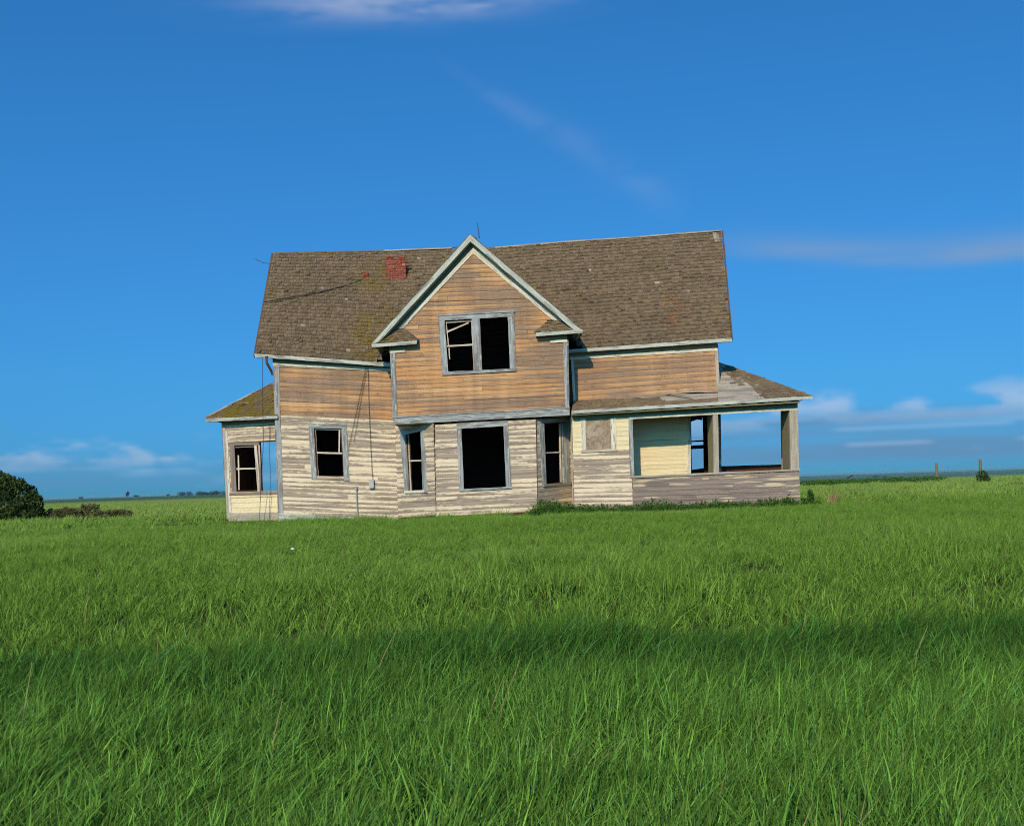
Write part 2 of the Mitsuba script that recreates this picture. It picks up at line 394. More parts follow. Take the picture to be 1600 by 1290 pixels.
def ground_z(x, y):
    x, y = np.asarray(x, float), np.asarray(y, float)
    d = np.hypot(x, y)
    z = .36 * sstep(2, 30, y)
    rgt = sstep(-5, 30, x)
    z = z + .14 * sstep(40, 90, y) * rgt
    und = meshkit.noise(np.stack([x * .12, y * .12, x * 0], -1), 3) + .5 * meshkit.noise(np.stack([x * .5, y * .5, x * 0], -1), 4) - .75
    z = z + und * .09 * (1 - sstep(20, 38, d) * .75)
    rt = sstep(-.05, .25, x / np.maximum(y, 1))
    z = z - (1.0 + 15 * rt) * sstep(110 + 160 * (1 - rt), 900, d)
    roll = meshkit.fbm(np.stack([x * .0009, y * .0009, x * 0], -1), 3, 6) - .5
    z = z + roll * 10 * sstep(500, 2500, d)
    z = z + sstep(1500, 6500, d) * (10 * rt - 1)
    return z - sstep(9000, 14000, d) * 10

rad = np.concatenate([[0.0], np.geomspace(.8, 14000, 250)])
ang = np.radians(np.concatenate([np.linspace(-40, 40, 241), np.linspace(40, 320, 120)[1:-1]]))
rr, aa = np.meshgrid(rad, ang, indexing='ij')
gx, gy = rr * np.sin(aa), rr * np.cos(aa)
gv = np.stack([gx, gy, ground_z(gx, gy)], -1).reshape(-1, 3)
nr, na = rr.shape
ii, jj = np.meshgrid(np.arange(nr - 1), np.arange(na), indexing='ij')
j2 = (jj + 1) % na
gq = np.stack([ii * na + jj, ii * na + j2, (ii + 1) * na + j2, (ii + 1) * na + jj], -1).reshape(-1, 4)
gf = np.vstack([gq[:, [0, 2, 1]], gq[:, [0, 3, 2]]])
put('ground', gv, gf, 'ground_mat', smooth=True, label='broad grassy prairie running to the horizon', kind='structure')

# ------------------------------------------------------------------ the farmhouse
H = 'farmhouse'
labels[H] = {'label': 'abandoned two storey wooden farmhouse with peeling paint, empty windows and sagging roof', 'category': 'house'}
YG, YP, YW, YL, YE, YR, YB = 39.6, 39.5, 41.2, 41.5, 40.92, 45.6, 50.0
YF = YG - .30
Z0 = .05                                       # foot of the walls, below the grass

def lerp(a, b, t): return (a[0] + (b[0] - a[0]) * t, a[1] + (b[1] - a[1]) * t)

def course_t(x, y, Lt, Lb, Rt, Rb):
    t = .5
    for _ in range(6):
        l, r = lerp(Lt, Lb, t), lerp(Rt, Rb, t)
        s = (x - l[0]) / (r[0] - l[0])
        ytop, ybot = Lt[1] + (Rt[1] - Lt[1]) * s, Lb[1] + (Rb[1] - Lb[1]) * s
        t = (y - ytop) / (ybot - ytop)
    return t

bidn = [0]
def siding(holder, outline, Ls, Rs, n, plane, pick, holes=(), joints=(1, 2), proud=.026):
    """Lap siding: every course cut to the wall's outline and openings, butt joints at random, each board its own mesh."""
    if not isinstance(plane, tuple): plane = front(plane)
    nrm = plane[1]
    wall = Polygon(outline).buffer(0)
    if holes: wall = wall.difference(unary_union([Polygon(h).buffer(0) for h in holes]))
    Lt, Lb, Rt, Rb = Ls[0], Ls[1], Rs[0], Rs[1]
    o = on(*Lt, plane); e = on(*Rt, plane) - o; e /= np.linalg.norm(e)
    for i in range(n):
        t0, t1 = i / n, (i + 1) / n
        j0, j1 = R.uniform(-.04, .04) / n, R.uniform(-.05, .05) / n
        a, b, c, d = lerp(Lt, Lb, t0), lerp(Rt, Rb, t0), lerp(Rt, Rb, t1 + j1), lerp(Lt, Lb, t1 + j0)
        ext = lambda p, q, s: (p[0] + (q[0] - p[0]) * s, p[1] + (q[1] - p[1]) * s)
        strip = Polygon([ext(a, b, -.15), ext(a, b, 1.15), ext(d, c, 1.15), ext(d, c, -.15)])
        cuts = sorted([0] + [R.uniform(.15, .85) for _ in range(R.choice(joints) - 1)] + [1])
        for s0, s1 in zip(cuts[:-1], cuts[1:]):
            s0e, s1e = (-.15 if s0 == 0 else s0 + .0006), (1.15 if s1 == 1 else s1 - .0006)
            seg = Polygon([ext(a, b, s0e), ext(a, b, s1e), ext(d, c, s1e), ext(d, c, s0e)]).intersection(wall)
            lift = R.uniform(0, .006) + (R.random() < .06) * .012
            for pg in polys(seg):
                if pg.area < 9: continue
                bidn[0] += 1; bi = bidn[0]
                cx, cy = pg.centroid.coords[0]
                def tf(x, y):
                    return np.clip((course_t(x, y, Lt, Lb, Rt, Rb) - t0) * n, 0, 1.05)
                fa = lambda x, y: on(x, y, plane) + nrm * (.004 + (proud - .004) * tf(x, y) + lift)
                fb = lambda x, y: on(x, y, plane) + nrm * .001
                uvf = lambda x, y: ((on(x, y, plane) - o) @ e + bi * 3.37, bi * 5 + .01 + .16 * (1 - float(tf(x, y))) * .98)
                V, F, U = solid(pg, fa, fb, uvf)
                put(key(holder, 'siding_board'), V, F, pick(cx, cy, (t0 + t1) / 2), U)

def choose(f): return f

def shell(parent, name, outline, plane, holes=(), th=.12, mat='inside', off=0.0, **props):
    V, F, U = slab_px(outline, plane, off - th, off, holes=[list(h) for h in holes])
    k = key(parent, name); put(k, V, F, mat, U, **props); return k

# ---- openings (picture points of the surveyed outlines)
W_WING_IN = [(492.4, 668.8), (532.8, 669.5), (536, 743.7), (496.8, 743.2)]
W_WING_OUT = [(482.2, 662.5), (541.2, 661.5), (546, 750.8), (487.2, 748.3)]
W_GAB_OUT = [(684.5, 493.5), (802.5, 487), (806, 579.7), (691, 586)]
W_GAB_A = [(695.4, 500.3), (736.6, 498.2), (741.0, 578.2), (700.5, 580.6)]
W_GAB_B = [(750, 497.4), (793.3, 495.2), (796.7, 575.5), (753.4, 577.8)]
W_BIG_IN = [(721.2, 669.5), (786.4, 665.4), (790.5, 760.3), (725, 763.4)]
W_BIG_OUT = [(713.4, 661), (793.2, 657), (799.4, 762.5), (717.5, 767)]
W_BL_IN = [(636.2, 675.3), (658.7, 674), (662.0, 764.5), (640, 767)]
W_BL_OUT = [(626.5, 680), (659.2, 671), (669.0, 768.5), (634.5, 770)]
W_BR_IN = [(848.5, 662), (876.7, 661), (878.6, 753), (852, 756)]
W_BR_OUT = [(840.6, 660), (886.5, 658), (888.5, 757), (846.5, 759.5)]
W_BOARD = [(914.6, 655), (953.4, 654), (955, 700.5), (916, 702)]
PORCH_OPEN = [(988, 651), (1114, 646.5), (1116, 739), (991, 744.5)]

# ---- left wing front wall
wing_out = [(428, 560), (612, 570), (626, 700), (627, 830), (436, 828)]
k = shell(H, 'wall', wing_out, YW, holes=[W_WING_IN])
def wing_pick(x, y, t):
    if y < 651 + (x - 440) * .03: return 'bare_wood'
    return 'peeling'
siding(k, [(436, 570), (610, 578), (622, 650), (626, 818), (442, 812)], ((430, 567), (444, 812)), ((609, 575), (626, 819)), 33, YW,
       choose(wing_pick), holes=[W_WING_OUT], joints=(1, 1, 2))
# ---- right wing front wall, upper floor
k = shell(H, 'wall', [(888, 552), (1122, 538), (1127, 640), (890, 652)], YW)
siding(k, [(896, 562), (1117, 548), (1121, 618), (899, 636)], ((894, 560), (900, 636)), ((1117, 547), (1121, 619)), 9, YW, choose(lambda x, y, t: 'bare_wood'), joints=(1, 2))
# ---- front gable wall
gab_shell = [(735, 374), (588, 536), (609, 552), (614, 656), (890, 642), (886, 532), (901, 517)]
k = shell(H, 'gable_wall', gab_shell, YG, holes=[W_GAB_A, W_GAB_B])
siding(k, [(739, 395), (628, 513), (613, 545), (620, 652), (884, 638), (884, 530), (867, 503)], ((606, 396), (621, 652)), ((873, 387), (884, 638.5)), 36, YG,
       choose(lambda x, y, t: 'bare_wood'), holes=[W_GAB_OUT], joints=(1, 2, 2))
# ---- bay
PB = front(YG + .06)
fl, fr = on(677, 730, PB), on(837, 730, PB)
pl_l = (fl, None); bl = at(620, 730, YW); br = at(894, 730, YW)
def vplane(a, b):
    d = b - a; n = np.cross([0, 0, 1.0], d); n[2] = 0; n /= np.linalg.norm(n)
    return (a, n if n[1] < 0 else -n)
PBL, PBR = vplane(bl, fl), vplane(fr, br)
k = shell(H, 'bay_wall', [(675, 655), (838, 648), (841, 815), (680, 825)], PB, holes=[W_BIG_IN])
siding(k, [(676, 663), (837, 655), (840, 806), (680, 814)], ((675, 664), (681, 806)), ((836, 655), (840, 799)), 19, PB, choose(lambda x, y, t: 'peeling'), holes=[W_BIG_OUT], joints=(1, 1, 2))
k = shell(H, 'bay_wall', [(617, 652), (677, 652), (681, 825), (623, 828)], PBL, holes=[W_BL_IN])
siding(k, [(618, 660), (677.5, 660), (681.5, 815), (623, 818)], ((618, 662), (624, 809)), ((676, 660), (681, 805)), 19, PBL, choose(lambda x, y, t: 'peeling'), holes=[W_BL_OUT], joints=(1,))
k = shell(H, 'bay_wall', [(836, 648), (893, 644), (898, 810), (840, 815)], PBR, holes=[W_BR_IN])
siding(k, [(836.5, 652), (893, 648), (897, 800), (840.5, 805)], ((836, 655), (840, 799)), ((892, 652), (897, 790)), 19, PBR,
       choose(lambda x, y, t: 'mostly_bare' if t > .78 else 'peeling'), holes=[W_BR_OUT], joints=(1,))
# ---- porch front wall and railing wall
k = shell(H, 'porch_wall', [(893, 648), (988, 645), (991, 744), (1249, 733), (1251, 800), (897, 812)], YP, holes=[W_BOARD], mat='rail_wood')
siding(k, [(894, 653), (985, 650), (987, 746), (989, 802), (898, 806)], ((893, 655), (898, 792)), ((985, 651), (989, 790)), 19, YP,
       choose(lambda x, y, t: 'fresh_cream' if t < .36 else 'peeling'), holes=[[(907, 650), (962, 648), (963, 703), (909, 707)]], joints=(1,))
siding(k, [(989, 746), (1248, 735.5), (1250.5, 797), (989, 806)], ((987, 746), (989, 790)), ((1248, 735), (1250, 784)), 6, YP, choose(lambda x, y, t: 'rail_wood'), joints=(2, 3))
# side of the porch front that returns to the bay
a0, a1 = at(893.5, 650, YP), at(897, 812, YP)
V, F, U = solid(Polygon([(0, a1[2]), (0, a0[2] + .1), (YW - YP, a0[2] + .1), (YW - YP, a1[2])]),
                lambda y, z: np.array([a0[0], YP + .02 + y, z]), lambda y, z: np.array([a0[0] + .1, YP + .02 + y, z]), lambda y, z: (y + 3, z))
put(key(H, 'porch_wall'), V, F, 'peeling', U)
# ---- recessed wall behind the porch, with the doorway
DOOR = [(1078.5, 638), (1112, 636), (1114, 800), (1080, 802)]
k = shell(H, 'wall', [(890, 632), (1126, 622), (1128, 808), (893, 818)], YW, holes=[DOOR], off=-.002, mat='rail_wood')
siding(k, [(960, 636), (1073, 632), (1075, 800), (962, 806)], ((960, 640), (963, 805)), ((1073, 635), (1076, 800)), 26, YW, choose(lambda x, y, t: 'fresh_cream'), joints=(1,), proud=.022)
board(H, 'door_casing', [(1072.5, 634), (1078.5, 633.5), (1080, 801), (1074, 801)], YW, 0, .05, 'white_trim')

# ---- lean-to at the left
LW1 = [(366.5, 697), (403.6, 696), (405.5, 765), (370, 766)]
LW2 = [(406.6, 690.5), (440, 689), (443, 767), (410, 768)]
k = shell(H, 'lean_to_wall', [(346, 657), (436, 652), (446, 822), (355, 826)], YL, holes=[LW1, LW2])
siding(k, [(348, 664), (434, 659), (443, 812), (356, 816)], ((347, 665), (356, 802)), ((433, 659), (441, 800)), 17, YL,
       choose(lambda x, y, t: 'fresh_cream' if t > .75 else 'peeling'), holes=[[(358, 691), (436, 687), (446, 769), (362, 771)]], joints=(1,))
zt = at(390, 655, YL)[2]
lx0, lx1 = at(350, 740, YL)[0], at(436, 740, YL)[0]
BK = 45.0
shell(H, 'lean_to_wall', [(372, 655), (470, 652), (476, 812), (378, 815)], BK, holes=[[(404.8, 684), (452, 682), (455, 771), (409, 773)]])
V, F, U = solid(Polygon([(YL + .001, Z0), (YL + .001, zt), (BK, zt), (BK, Z0)]), lambda y, z: np.array([at(347, 660, YL)[0] + (zt - z) / 3.2 * .18, y, z]),
                lambda y, z: np.array([at(347, 660, YL)[0] + .1 + (zt - z) / 3.2 * .18, y, z]), lambda y, z: (y, z))
put(key(H, 'lean_to_wall'), V, F, 'inside', U)
V, F, U = box3(lx0, lx1 + 1.3, YL + .01, BK - .01, zt - .02, zt + .06); put(key(H, 'ceiling'), V, F, 'inside', U)

# ---- side and back walls of the main block
lt, lb_ = at(428, 560, YW), at(435, 820, YW)
rt_, rb = at(1121, 545, YW), at(1126, 812, YW)
ze, zr = at(500, 556, YE)[2] - .05, at(427, 396, YR)[2] - .12
def end_wall(xt, xb, zt_, dx, mat, holes=()):
    poly = Polygon([(YW + .003, Z0), (YW + .003, zt_ - .12), (YR, zr - .1), (YB, zt_ - .12), (YB, Z0)])
    for h in holes: poly = poly.difference(Polygon(h))
    X = lambda z: xb + (xt - xb) * (z - lb_[2]) / (lt[2] - lb_[2])
    return solid(poly, lambda y, z: np.array([X(min(z, lt[2])), y, z]), lambda y, z: np.array([X(min(z, lt[2])) + dx, y, z]), lambda y, z: (y, z))
V, F, U = end_wall(lt[0], lb_[0], lt[2], .12, 'inside'); put(key(H, 'wall'), V, F, 'peeling', U)
zs0, zs1 = at(1090, 732, 45.7)[2], at(1090, 647, 45.7)[2]
V, F, U = end_wall(rt_[0], rb[0], rt_[2], -.1, 'inside', holes=[[(44.0, zs0), (47.6, zs0 - .03), (47.6, zs1 + .1), (44.0, zs1)]])
put(key(H, 'wall'), V, F, 'inside', U)
for (ya, yb_, h) in ((699, 697.5, .13), (689.5, 688.5, .05), (650, 654.5, .07)):
    A, Bq = at(1079, ya, 47.6), at(1099, yb_, 44.05); A[0] = Bq[0] = rb[0] - .05
    V, F, U = bar3(A, Bq, .05, h); put(key(H, 'window_rail'), V, F, 'inside', U)
V, F, U = box3(lb_[0], rb[0], YB, YB + .12, Z0, lt[2]); put(key(H, 'wall'), V, F, 'peeling', U)
V, F, U = box3(lb_[0] + .16, rb[0] - .16, YB - .06, YB - .03, Z0, lt[2] - .1); put(key(H, 'inner_wall'), V, F, 'inside', U)
V, F, U = end_wall(lt[0] + .15, lb_[0] + .15, lt[2] - .1, .03, 'inside'); put(key(H, 'inner_wall'), V, F, 'inside', U)
zf2 = at(740, 655, YG)[2]
zf1 = at(740, 792, YG)[2]
V, F, U = box3(lb_[0] + .19, rb[0] - .15, YW + .13, YB - .08, zf2, zf2 + .2); put(key(H, 'ceiling'), V, F, 'inside', U)
V, F, U = box3(lb_[0] + .19, rb[0] - .15, YW + .13, YB - .08, zf1 - .2, zf1); put(key(H, 'floor'), V, F, 'inside', U)
# gable floor (its underside shows over the bay), cheeks of the gable
g0, g1 = at(615, 663, YG), at(890, 648, YG)
V, F = hexa([g0 + [0, 0, .0], g1 + [0, 0, .0], [g1[0], YW + .12, g1[2]], [g0[0], YW + .12, g0[2]], g0 + [0, 0, .16], g1 + [0, 0, .16], [g1[0], YW + .12, g1[2] + .16], [g0[0], YW + .12, g0[2] + .16]])
put(key(H, 'bay_soffit'), V, F, 'green_paint', np.column_stack([V[:, 0], V[:, 1]]))
for (a, b, dx) in ((at(609.5, 548, YG), at(614, 655, YG), .1), (at(888, 530, YG), at(890, 642, YG), -.1)):
    V, F = hexa([b + [0, .01, 0], [b[0], YW + .1, b[2]], [b[0] + dx, YW + .1, b[2]], b + [dx, .01, 0], a + [0, .01, .1], [a[0], YW + .1, a[2] + .1], [a[0] + dx, YW + .1, a[2] + .1], a + [dx, .01, .1]])
    put(key(H, 'gable_wall'), V, F, 'blue_trim', np.column_stack([V[:, 2], V[:, 1]]))
# bay floor
V, F = hexa([bl + [.05, 0, zf1 - .2 - bl[2]], fl + [0, .1, zf1 - .2 - fl[2]], fr + [0, .1, zf1 - .2 - fr[2]], br + [-.05, 0, zf1 - .2 - br[2]],
             bl + [.05, 0, zf1 - bl[2]], fl + [0, .1, zf1 - fl[2]], fr + [0, .1, zf1 - fr[2]], br + [-.05, 0, zf1 - br[2]]])
put(key(H, 'floor'), V, F, 'inside', V[:, :2])

# ---- trim boards
B = lambda name, pts, Y, t0, t1, m, **kw: board(H, name, pts, Y, t0, t1, m, **kw)
B('corner_board', [(427, 570), (436, 571), (443, 803), (434.5, 804)], YW, 0, .045, 'blue_trim')
B('frieze_board', [(426, 555), (610, 566), (610, 576), (426.5, 567)], YW, .012, .035, 'green_paint')
B('trim_board', [(426.5, 567), (610, 576), (610, 580), (427, 571.5)], YW, .012, .055, 'white_trim')
B('base_board', [(436, 802), (556, 806.5), (556, 824), (437, 826)], YW, .03, .06, 'fascia_paint', label='pale blue board along the foot of the wall')
B('frieze_board', [(890, 547), (1121, 533), (1121, 544), (890, 558)], YW, .012, .035, 'green_paint')
B('trim_board', [(890, 558), (1121, 544), (1121, 548), (890, 562.5)], YW, .012, .055, 'white_trim')
B('trim_board', [(892, 562.5), (896, 562), (900, 640), (896.5, 640)], YW, .012, .045, 'white_trim')
B('corner_board', [(1116.5, 548), (1121.5, 548), (1125, 616), (1120, 616)], YW, 0, .045, 'silver_wood')
# gable trim
B('corner_board', [(609.6, 551.5), (617.6, 552), (621, 651.5), (614, 652.5)], YG, 0, .05, 'blue_trim')
B('corner_board', [(879.8, 535), (885.6, 534.5), (889.4, 637.5), (883, 638)], YG, 0, .05, 'blue_trim')
B('belt_board', [(614.3, 652.5), (890, 638), (890, 648.5), (615, 663.5)], YG, 0, .07, 'blue_trim')
B('belt_cap', [(613.5, 650.8), (890.5, 636.2), (890.5, 638.2), (613.5, 652.8)], YG, .0, .10, 'blue_trim')
B('trim_board', [(609, 549), (633.5, 546.5), (633.7, 550.2), (609.3, 552.2)], YG, .0, .075, 'white_trim')
B('trim_board', [(859.6, 532.6), (886, 530.6), (886.2, 534.4), (859.8, 536.2)], YG, .0, .075, 'white_trim')
B('return_frieze', [(608.3, 540), (633, 537.5), (633.4, 546.5), (608.8, 549)], YG, .0, .055, 'green_paint')
B('return_frieze', [(859, 524), (886, 522), (886, 530.6), (859.4, 532.6)], YG, .0, .055, 'green_paint')
B('rake_trim', [(740.8, 386), (738.9, 396.5), (630.7, 512.5), (622, 513.5)], YG, .0, .05, 'white_trim')
B('rake_trim', [(740.8, 386), (889, 510), (868, 504), (738.9, 396.5)], YG, .0, .052, 'white_trim')
B('rake_frieze', [(735, 374), (740.8, 386), (622, 513.5), (589, 537)], YG, .0, .03, 'green_paint')
B('rake_frieze', [(735, 374), (901, 518), (889, 510), (740.8, 386)], YG, .0, .03, 'green_paint')
# gable rake fascias and returns
B('rake_board', [(734.5, 367), (735, 377.5), (592, 535), (581, 537)], YF, .0, .05, 'fascia_paint')
B('rake_board', [(734.5, 367), (909.5, 516.5), (898, 517), (735, 377.5)], YF, .0, .052, 'fascia_paint')
def ret(pts_f, apex, x_wall):
    """One pent return at the foot of the gable rake: shingled hood, fascia, dark soffit."""
    (a, b, c, d) = pts_f
    A, Bq, C, D = (at(*q, YF) for q in (a, b, c, d))
    k = B('eave_return', [a, b, c, d], YF, 0, .04, 'fascia_paint')
    bk = lambda p, z=0: np.array([p[0] * YG / YF, YG + .0, p[2] + z])
    V, F = hexa([D + [0, .002, .012], C + [0, .002, .012], bk(C, .012), bk(D, .012), D + [0, .002, .04], C + [0, .002, .04], bk(C, .04), bk(D, .04)])
    put(key(k, 'soffit'), V, F, 'green_paint', V[:, :2])
    return k, A, Bq, bk
MATS = {}
def shingle_roof(parent, bot, top, rows, mat, wmin=.10, wmax=.24, expo=1.35, keep=None, thick=.022, name='shingles', seed=1, curl=.012):
    """Shingle courses on a ruled surface between two polylines; all of them one mesh (too small in the photo to tell apart)."""
    q = np.random.default_rng(seed)
    bot, top = np.array(bot, float), np.array(top, float)
    kn = np.linspace(0, 1, len(bot)); Lb = np.linalg.norm(np.diff(bot, axis=0), axis=1); s = np.concatenate([[0], np.cumsum(Lb)]); 
    kn = s / s[-1]
    def S(u, v):
        bpt = np.stack([np.interp(u, kn, bot[:, c]) for c in range(3)], -1)
        tpt = np.stack([np.interp(u, kn, top[:, c]) for c in range(3)], -1)
        return bpt * (1 - v)[..., None] + tpt * v[..., None]
    nn = np.cross(bot[-1] - bot[0], (top[0] + top[-1]) / 2 - bot[0]); nn /= np.linalg.norm(nn); nn = nn if nn[2] > 0 else -nn
    parts = []
    for i in range(rows):
        v0, v1 = i / rows, min(1.0, (i + expo) / rows)
        Lw = np.linalg.norm(S(np.array([1.0]), np.array([v0])) - S(np.array([0.0]), np.array([v0])))
        if Lw < .05: continue
        n = max(1, int(Lw / ((wmin + wmax) / 2)))
        w = q.uniform(wmin, wmax, n); e = np.concatenate([[0], np.cumsum(w)]); e = e / e[-1]
        gap = .004 / Lw
        u0, u1 = e[:-1] + gap, e[1:] - gap
        if i % 2 == 0 and False: pass
        d0 = q.normal(0, .10, n) / rows; d1 = d0 + q.normal(0, .035, n) / rows
        vb0, vb1 = np.clip(v0 + d0, -.02, 1), np.clip(v0 + d1, -.02, 1)
        up = thick + np.abs(q.normal(0, curl, n)) + (q.random(n) < .06) * q.uniform(.01, .07, n)
        tilt = q.normal(0, .006, n)
        a, b = S(u0, vb0) + nn * (up + tilt)[:, None], S(u1, vb1) + nn * (up - tilt)[:, None]
        c, d = S(u1, np.full(n, v1)) + nn * .006, S(u0, np.full(n, v1)) + nn * .006
        a2, b2 = S(u0, vb0) + nn * .001, S(u1, vb1) + nn * .001
        ok = q.random(n) > .003
        if keep is not None: ok &= np.array([keep((a[m] + c[m]) / 2) for m in range(n)])
        m = np.where(ok)[0]
        if len(m) == 0: continue
        V = np.stack([a, b, c, d, a2, b2], 1)[m].reshape(-1, 3)
        base = (np.arange(len(m)) * 6)[:, None]
        F = np.concatenate([base + np.array(t) for t in ([0, 1, 2], [0, 2, 3], [4, 5, 1], [4, 1, 0], [5, 2, 1], [4, 0, 3])], 0)
        r = q.random(len(m)) * .999
        U = np.column_stack([np.repeat(r, 6), np.tile([0, 0, 1, 1, 0, 0], len(m))])
        parts.append((V, F, U))
    V, F, U = joined(parts)
    k = key(parent, name); put(k, V, F, mat, U); labels[k] = {'kind': 'stuff'}
    return k, S, nn

def deck(parent, name, bot, top, th, mat='silver_wood', lift=0.0, nu=12, nv=10, cut=None):
    """The boarded deck below a roof's shingles: a solid sheet of thickness th under the ruled surface (open where cut says so)."""
    bot, top = np.array(bot, float), np.array(top, float)
    nn = np.cross(bot[-1] - bot[0], (top[0] + top[-1]) / 2 - bot[0]); nn /= np.linalg.norm(nn); nn = nn if nn[2] > 0 else -nn
    s = np.concatenate([[0], np.cumsum(np.linalg.norm(np.diff(bot, axis=0), axis=1))]); kn = s / s[-1]
    if cut is not None: nu, nv = 90, 50
    u = np.unique(np.concatenate([np.linspace(0, 1, nu + 1), kn])); v = np.linspace(0, 1, nv + 1)
    f = lambda P, t: np.stack([np.interp(t, kn, P[:, c]) for c in range(3)], -1)
    G = f(bot, u)[None] * (1 - v)[:, None, None] + f(top, u)[None] * v[:, None, None]
    m, n = len(v), len(u)
    up, dn = G + nn * lift, G + nn * (lift - th)
    V = np.vstack([up.reshape(-1, 3), dn.reshape(-1, 3)])
    on_ = np.ones((m - 1, n - 1), bool)
    if cut is not None:
        C = (G[:-1, :-1] + G[1:, 1:]) / 2
        on_ = ~np.array([[cut(C[i, j]) for j in range(n - 1)] for i in range(m - 1)])
    N = m * n; F = []
    pad = np.pad(on_, 1)
    for i in range(m - 1):
        for j in range(n - 1):
            if not on_[i, j]: continue
            a, b, c, d = i * n + j, i * n + j + 1, (i + 1) * n + j + 1, (i + 1) * n + j
            F += [[a, b, c], [a, c, d], [a + N, c + N, b + N], [a + N, d + N, c + N]]
            if not pad[i, j + 1]: F += [[a, a + N, b + N], [a, b + N, b]]
            if not pad[i + 2, j + 1]: F += [[c, c + N, d + N], [c, d + N, d]]
            if not pad[i + 1, j]: F += [[d, d + N, a + N], [d, a + N, a]]
            if not pad[i + 1, j + 2]: F += [[b, b + N, c + N], [b, c + N, c]]
    F = np.array(F); F = F if np.cross(V[1] - V[0], V[n] - V[0]) @ nn > 0 else F[:, ::-1]
    U = np.column_stack([V[:, 0], np.tile(np.repeat(v * np.linalg.norm(top[0] - bot[0]), n), 2) + 1.1])
    k = key(parent, name) if name else parent
    put(k, V, F, mat, U); return k

# ---- main roof
eave_px = [(398.5, 553), (500, 559.5), (608, 567), (750, 558), (890, 546), (1000, 538.5), (1142.5, 528.5)]
ridge_px = [(427, 394.5), (520, 394), (606, 392.5), (740, 388), (860, 379.5), (970, 372.5), (1127, 361)]
EB = [at(x, y, YE) for x, y in eave_px]; RT = [at(x, y, YR) for x, y in ridge_px]
PK, TL_, TR_ = at(734.5, 366, YF), at(580.5, 536.5, YF), at(910, 516, YF)
def under_gable(p):
    z = PK[2] - max((PK[0] - p[0]) * (PK[2] - TL_[2]) / (PK[0] - TL_[0]), (p[0] - PK[0]) * (PK[2] - TR_[2]) / (TR_[0] - PK[0]))
    return p[2] < z - .28 and p[1] < 45
roof = deck(H, 'roof', EB, RT, .10, cut=under_gable)
_, S_main, N_main = shingle_roof(roof, EB, RT, 31, 'shingle_mat', seed=3, wmin=.07, wmax=.17, thick=.036, curl=.018,
    keep=lambda p: not under_gable(p))
BE = [np.array([p[0], YB + .6 + (YB - YR) * 0, e[2]]) for p, e in zip(EB, EB)]
deck(H, 'roof', [b + [0, 0, 0] for b in BE][::-1], RT[::-1], .10)
# ridge cap boards and the splintered right verge
for (x0, y0, x1, y1, m) in [(600, 391.3, 706, 387.0, 'silver_wood'), (774, 386.4, 872, 378.2, 'silver_wood'), (872, 378.0, 1000, 369.6, 'silver_wood'), (1000, 369.6, 1126, 359.6, 'silver_wood')]:
    V, F, U = bar3(at(x0, y0 + .8, YR - .03), at(x1, y1 + .8, YR - .03), .16, .05); put(key(roof, 'ridge_board'), V, F, m, U)
V, F, U = bar3(at(428, 395.5, YR - .03), at(600, 392.6, YR - .03), .12, .05); put(key(roof, 'ridge_board'), V, F, 'shingle_mat', U)
V, F, U = bar3(RT[-1] + [.05, 0, -.05], EB[-1] + [.05, .1, -.02], .05, .16); put(key(roof, 'verge_board'), V, F, 'verge_wood', U)
V, F, U = bar3(RT[0] + [-.04, 0, -.08], EB[0] + [-.04, .1, -.05], .05, .14); put(key(roof, 'verge_board'), V, F, 'verge_wood', U)
# eave fascias, soffits
B('eave_fascia', [(397.5, 553), (500, 559.5), (609.5, 567.5), (609.5, 573), (500, 565), (399, 558)], YE, 0, .05, 'fascia_paint')
B('eave_fascia', [(886, 546.5), (1143.5, 528), (1143.5, 533.5), (886, 552)], YE, 0, .05, 'fascia_paint')
for a, b in (((399, 557.4), (610, 572.4)), ((886, 551.4), (1143, 532.9))):
    A, Bq = at(*a, YE), at(*b, YE)
    V, F = hexa([A + [0, .02, 0], Bq + [0, .02, 0], [Bq[0], YW + .02, Bq[2]], [A[0], YW + .02, A[2]], A + [0, .02, .03], Bq + [0, .02, .03], [Bq[0], YW + .02, Bq[2] + .03], [A[0], YW + .02, A[2] + .03]])
    put(key(H, 'eave_soffit'), V, F, 'green_paint', V[:, :2])
# ---- front gable roof
vb = lambda p, Y: np.array([p[0], Y, p[2]])
yk = 40.8 + (PK[2] - EB[2][2]) / .863 + .25
for tip, seed in ((TL_, 21), (TR_, 22)):
    bot = [tip, vb(tip, 41.3)]; top = [PK, vb(PK, yk)]
    gr = deck(H, 'gable_roof', bot, top, .17, mat='green_paint', lift=-.015)
    shingle_roof(gr, bot, top, 22, 'shingle_mat', seed=seed, thick=.02)
# pent returns
for (pts, ap0, ap1, wl, seed) in (([(580.5, 537.6), (651.8, 532.4), (651.4, 537.6), (581.5, 542.6)], (624, 512.5), (629, 511.5), (655.5, 530), 31),
                            ([(836.8, 520), (910, 514.6), (910, 520), (837.2, 525.4)], (858, 499.5), (866, 499), (834, 518), 32)):
    k, A, Bq, bk = ret(pts, ap0, None)
    T0, T1 = at(*ap0, YG), at(*ap1, YG)
    deck(k, 'hood', [A, Bq], [T0, T1], .03, mat='inside', lift=-.01)
    shingle_roof(k, [A, Bq], [T0, T1], 6, 'shingle_mat', seed=seed, thick=.02)
    w = at(*wl, YG)
    if seed == 31: deck(k, 'hood', [Bq, w], [T1, T1 + [.02, 0, 0]], .03, mat='shingle_mat', lift=0)
    else: deck(k, 'hood', [w, A], [T0 - [.02, 0, 0], T0], .03, mat='shingle_mat', lift=0)
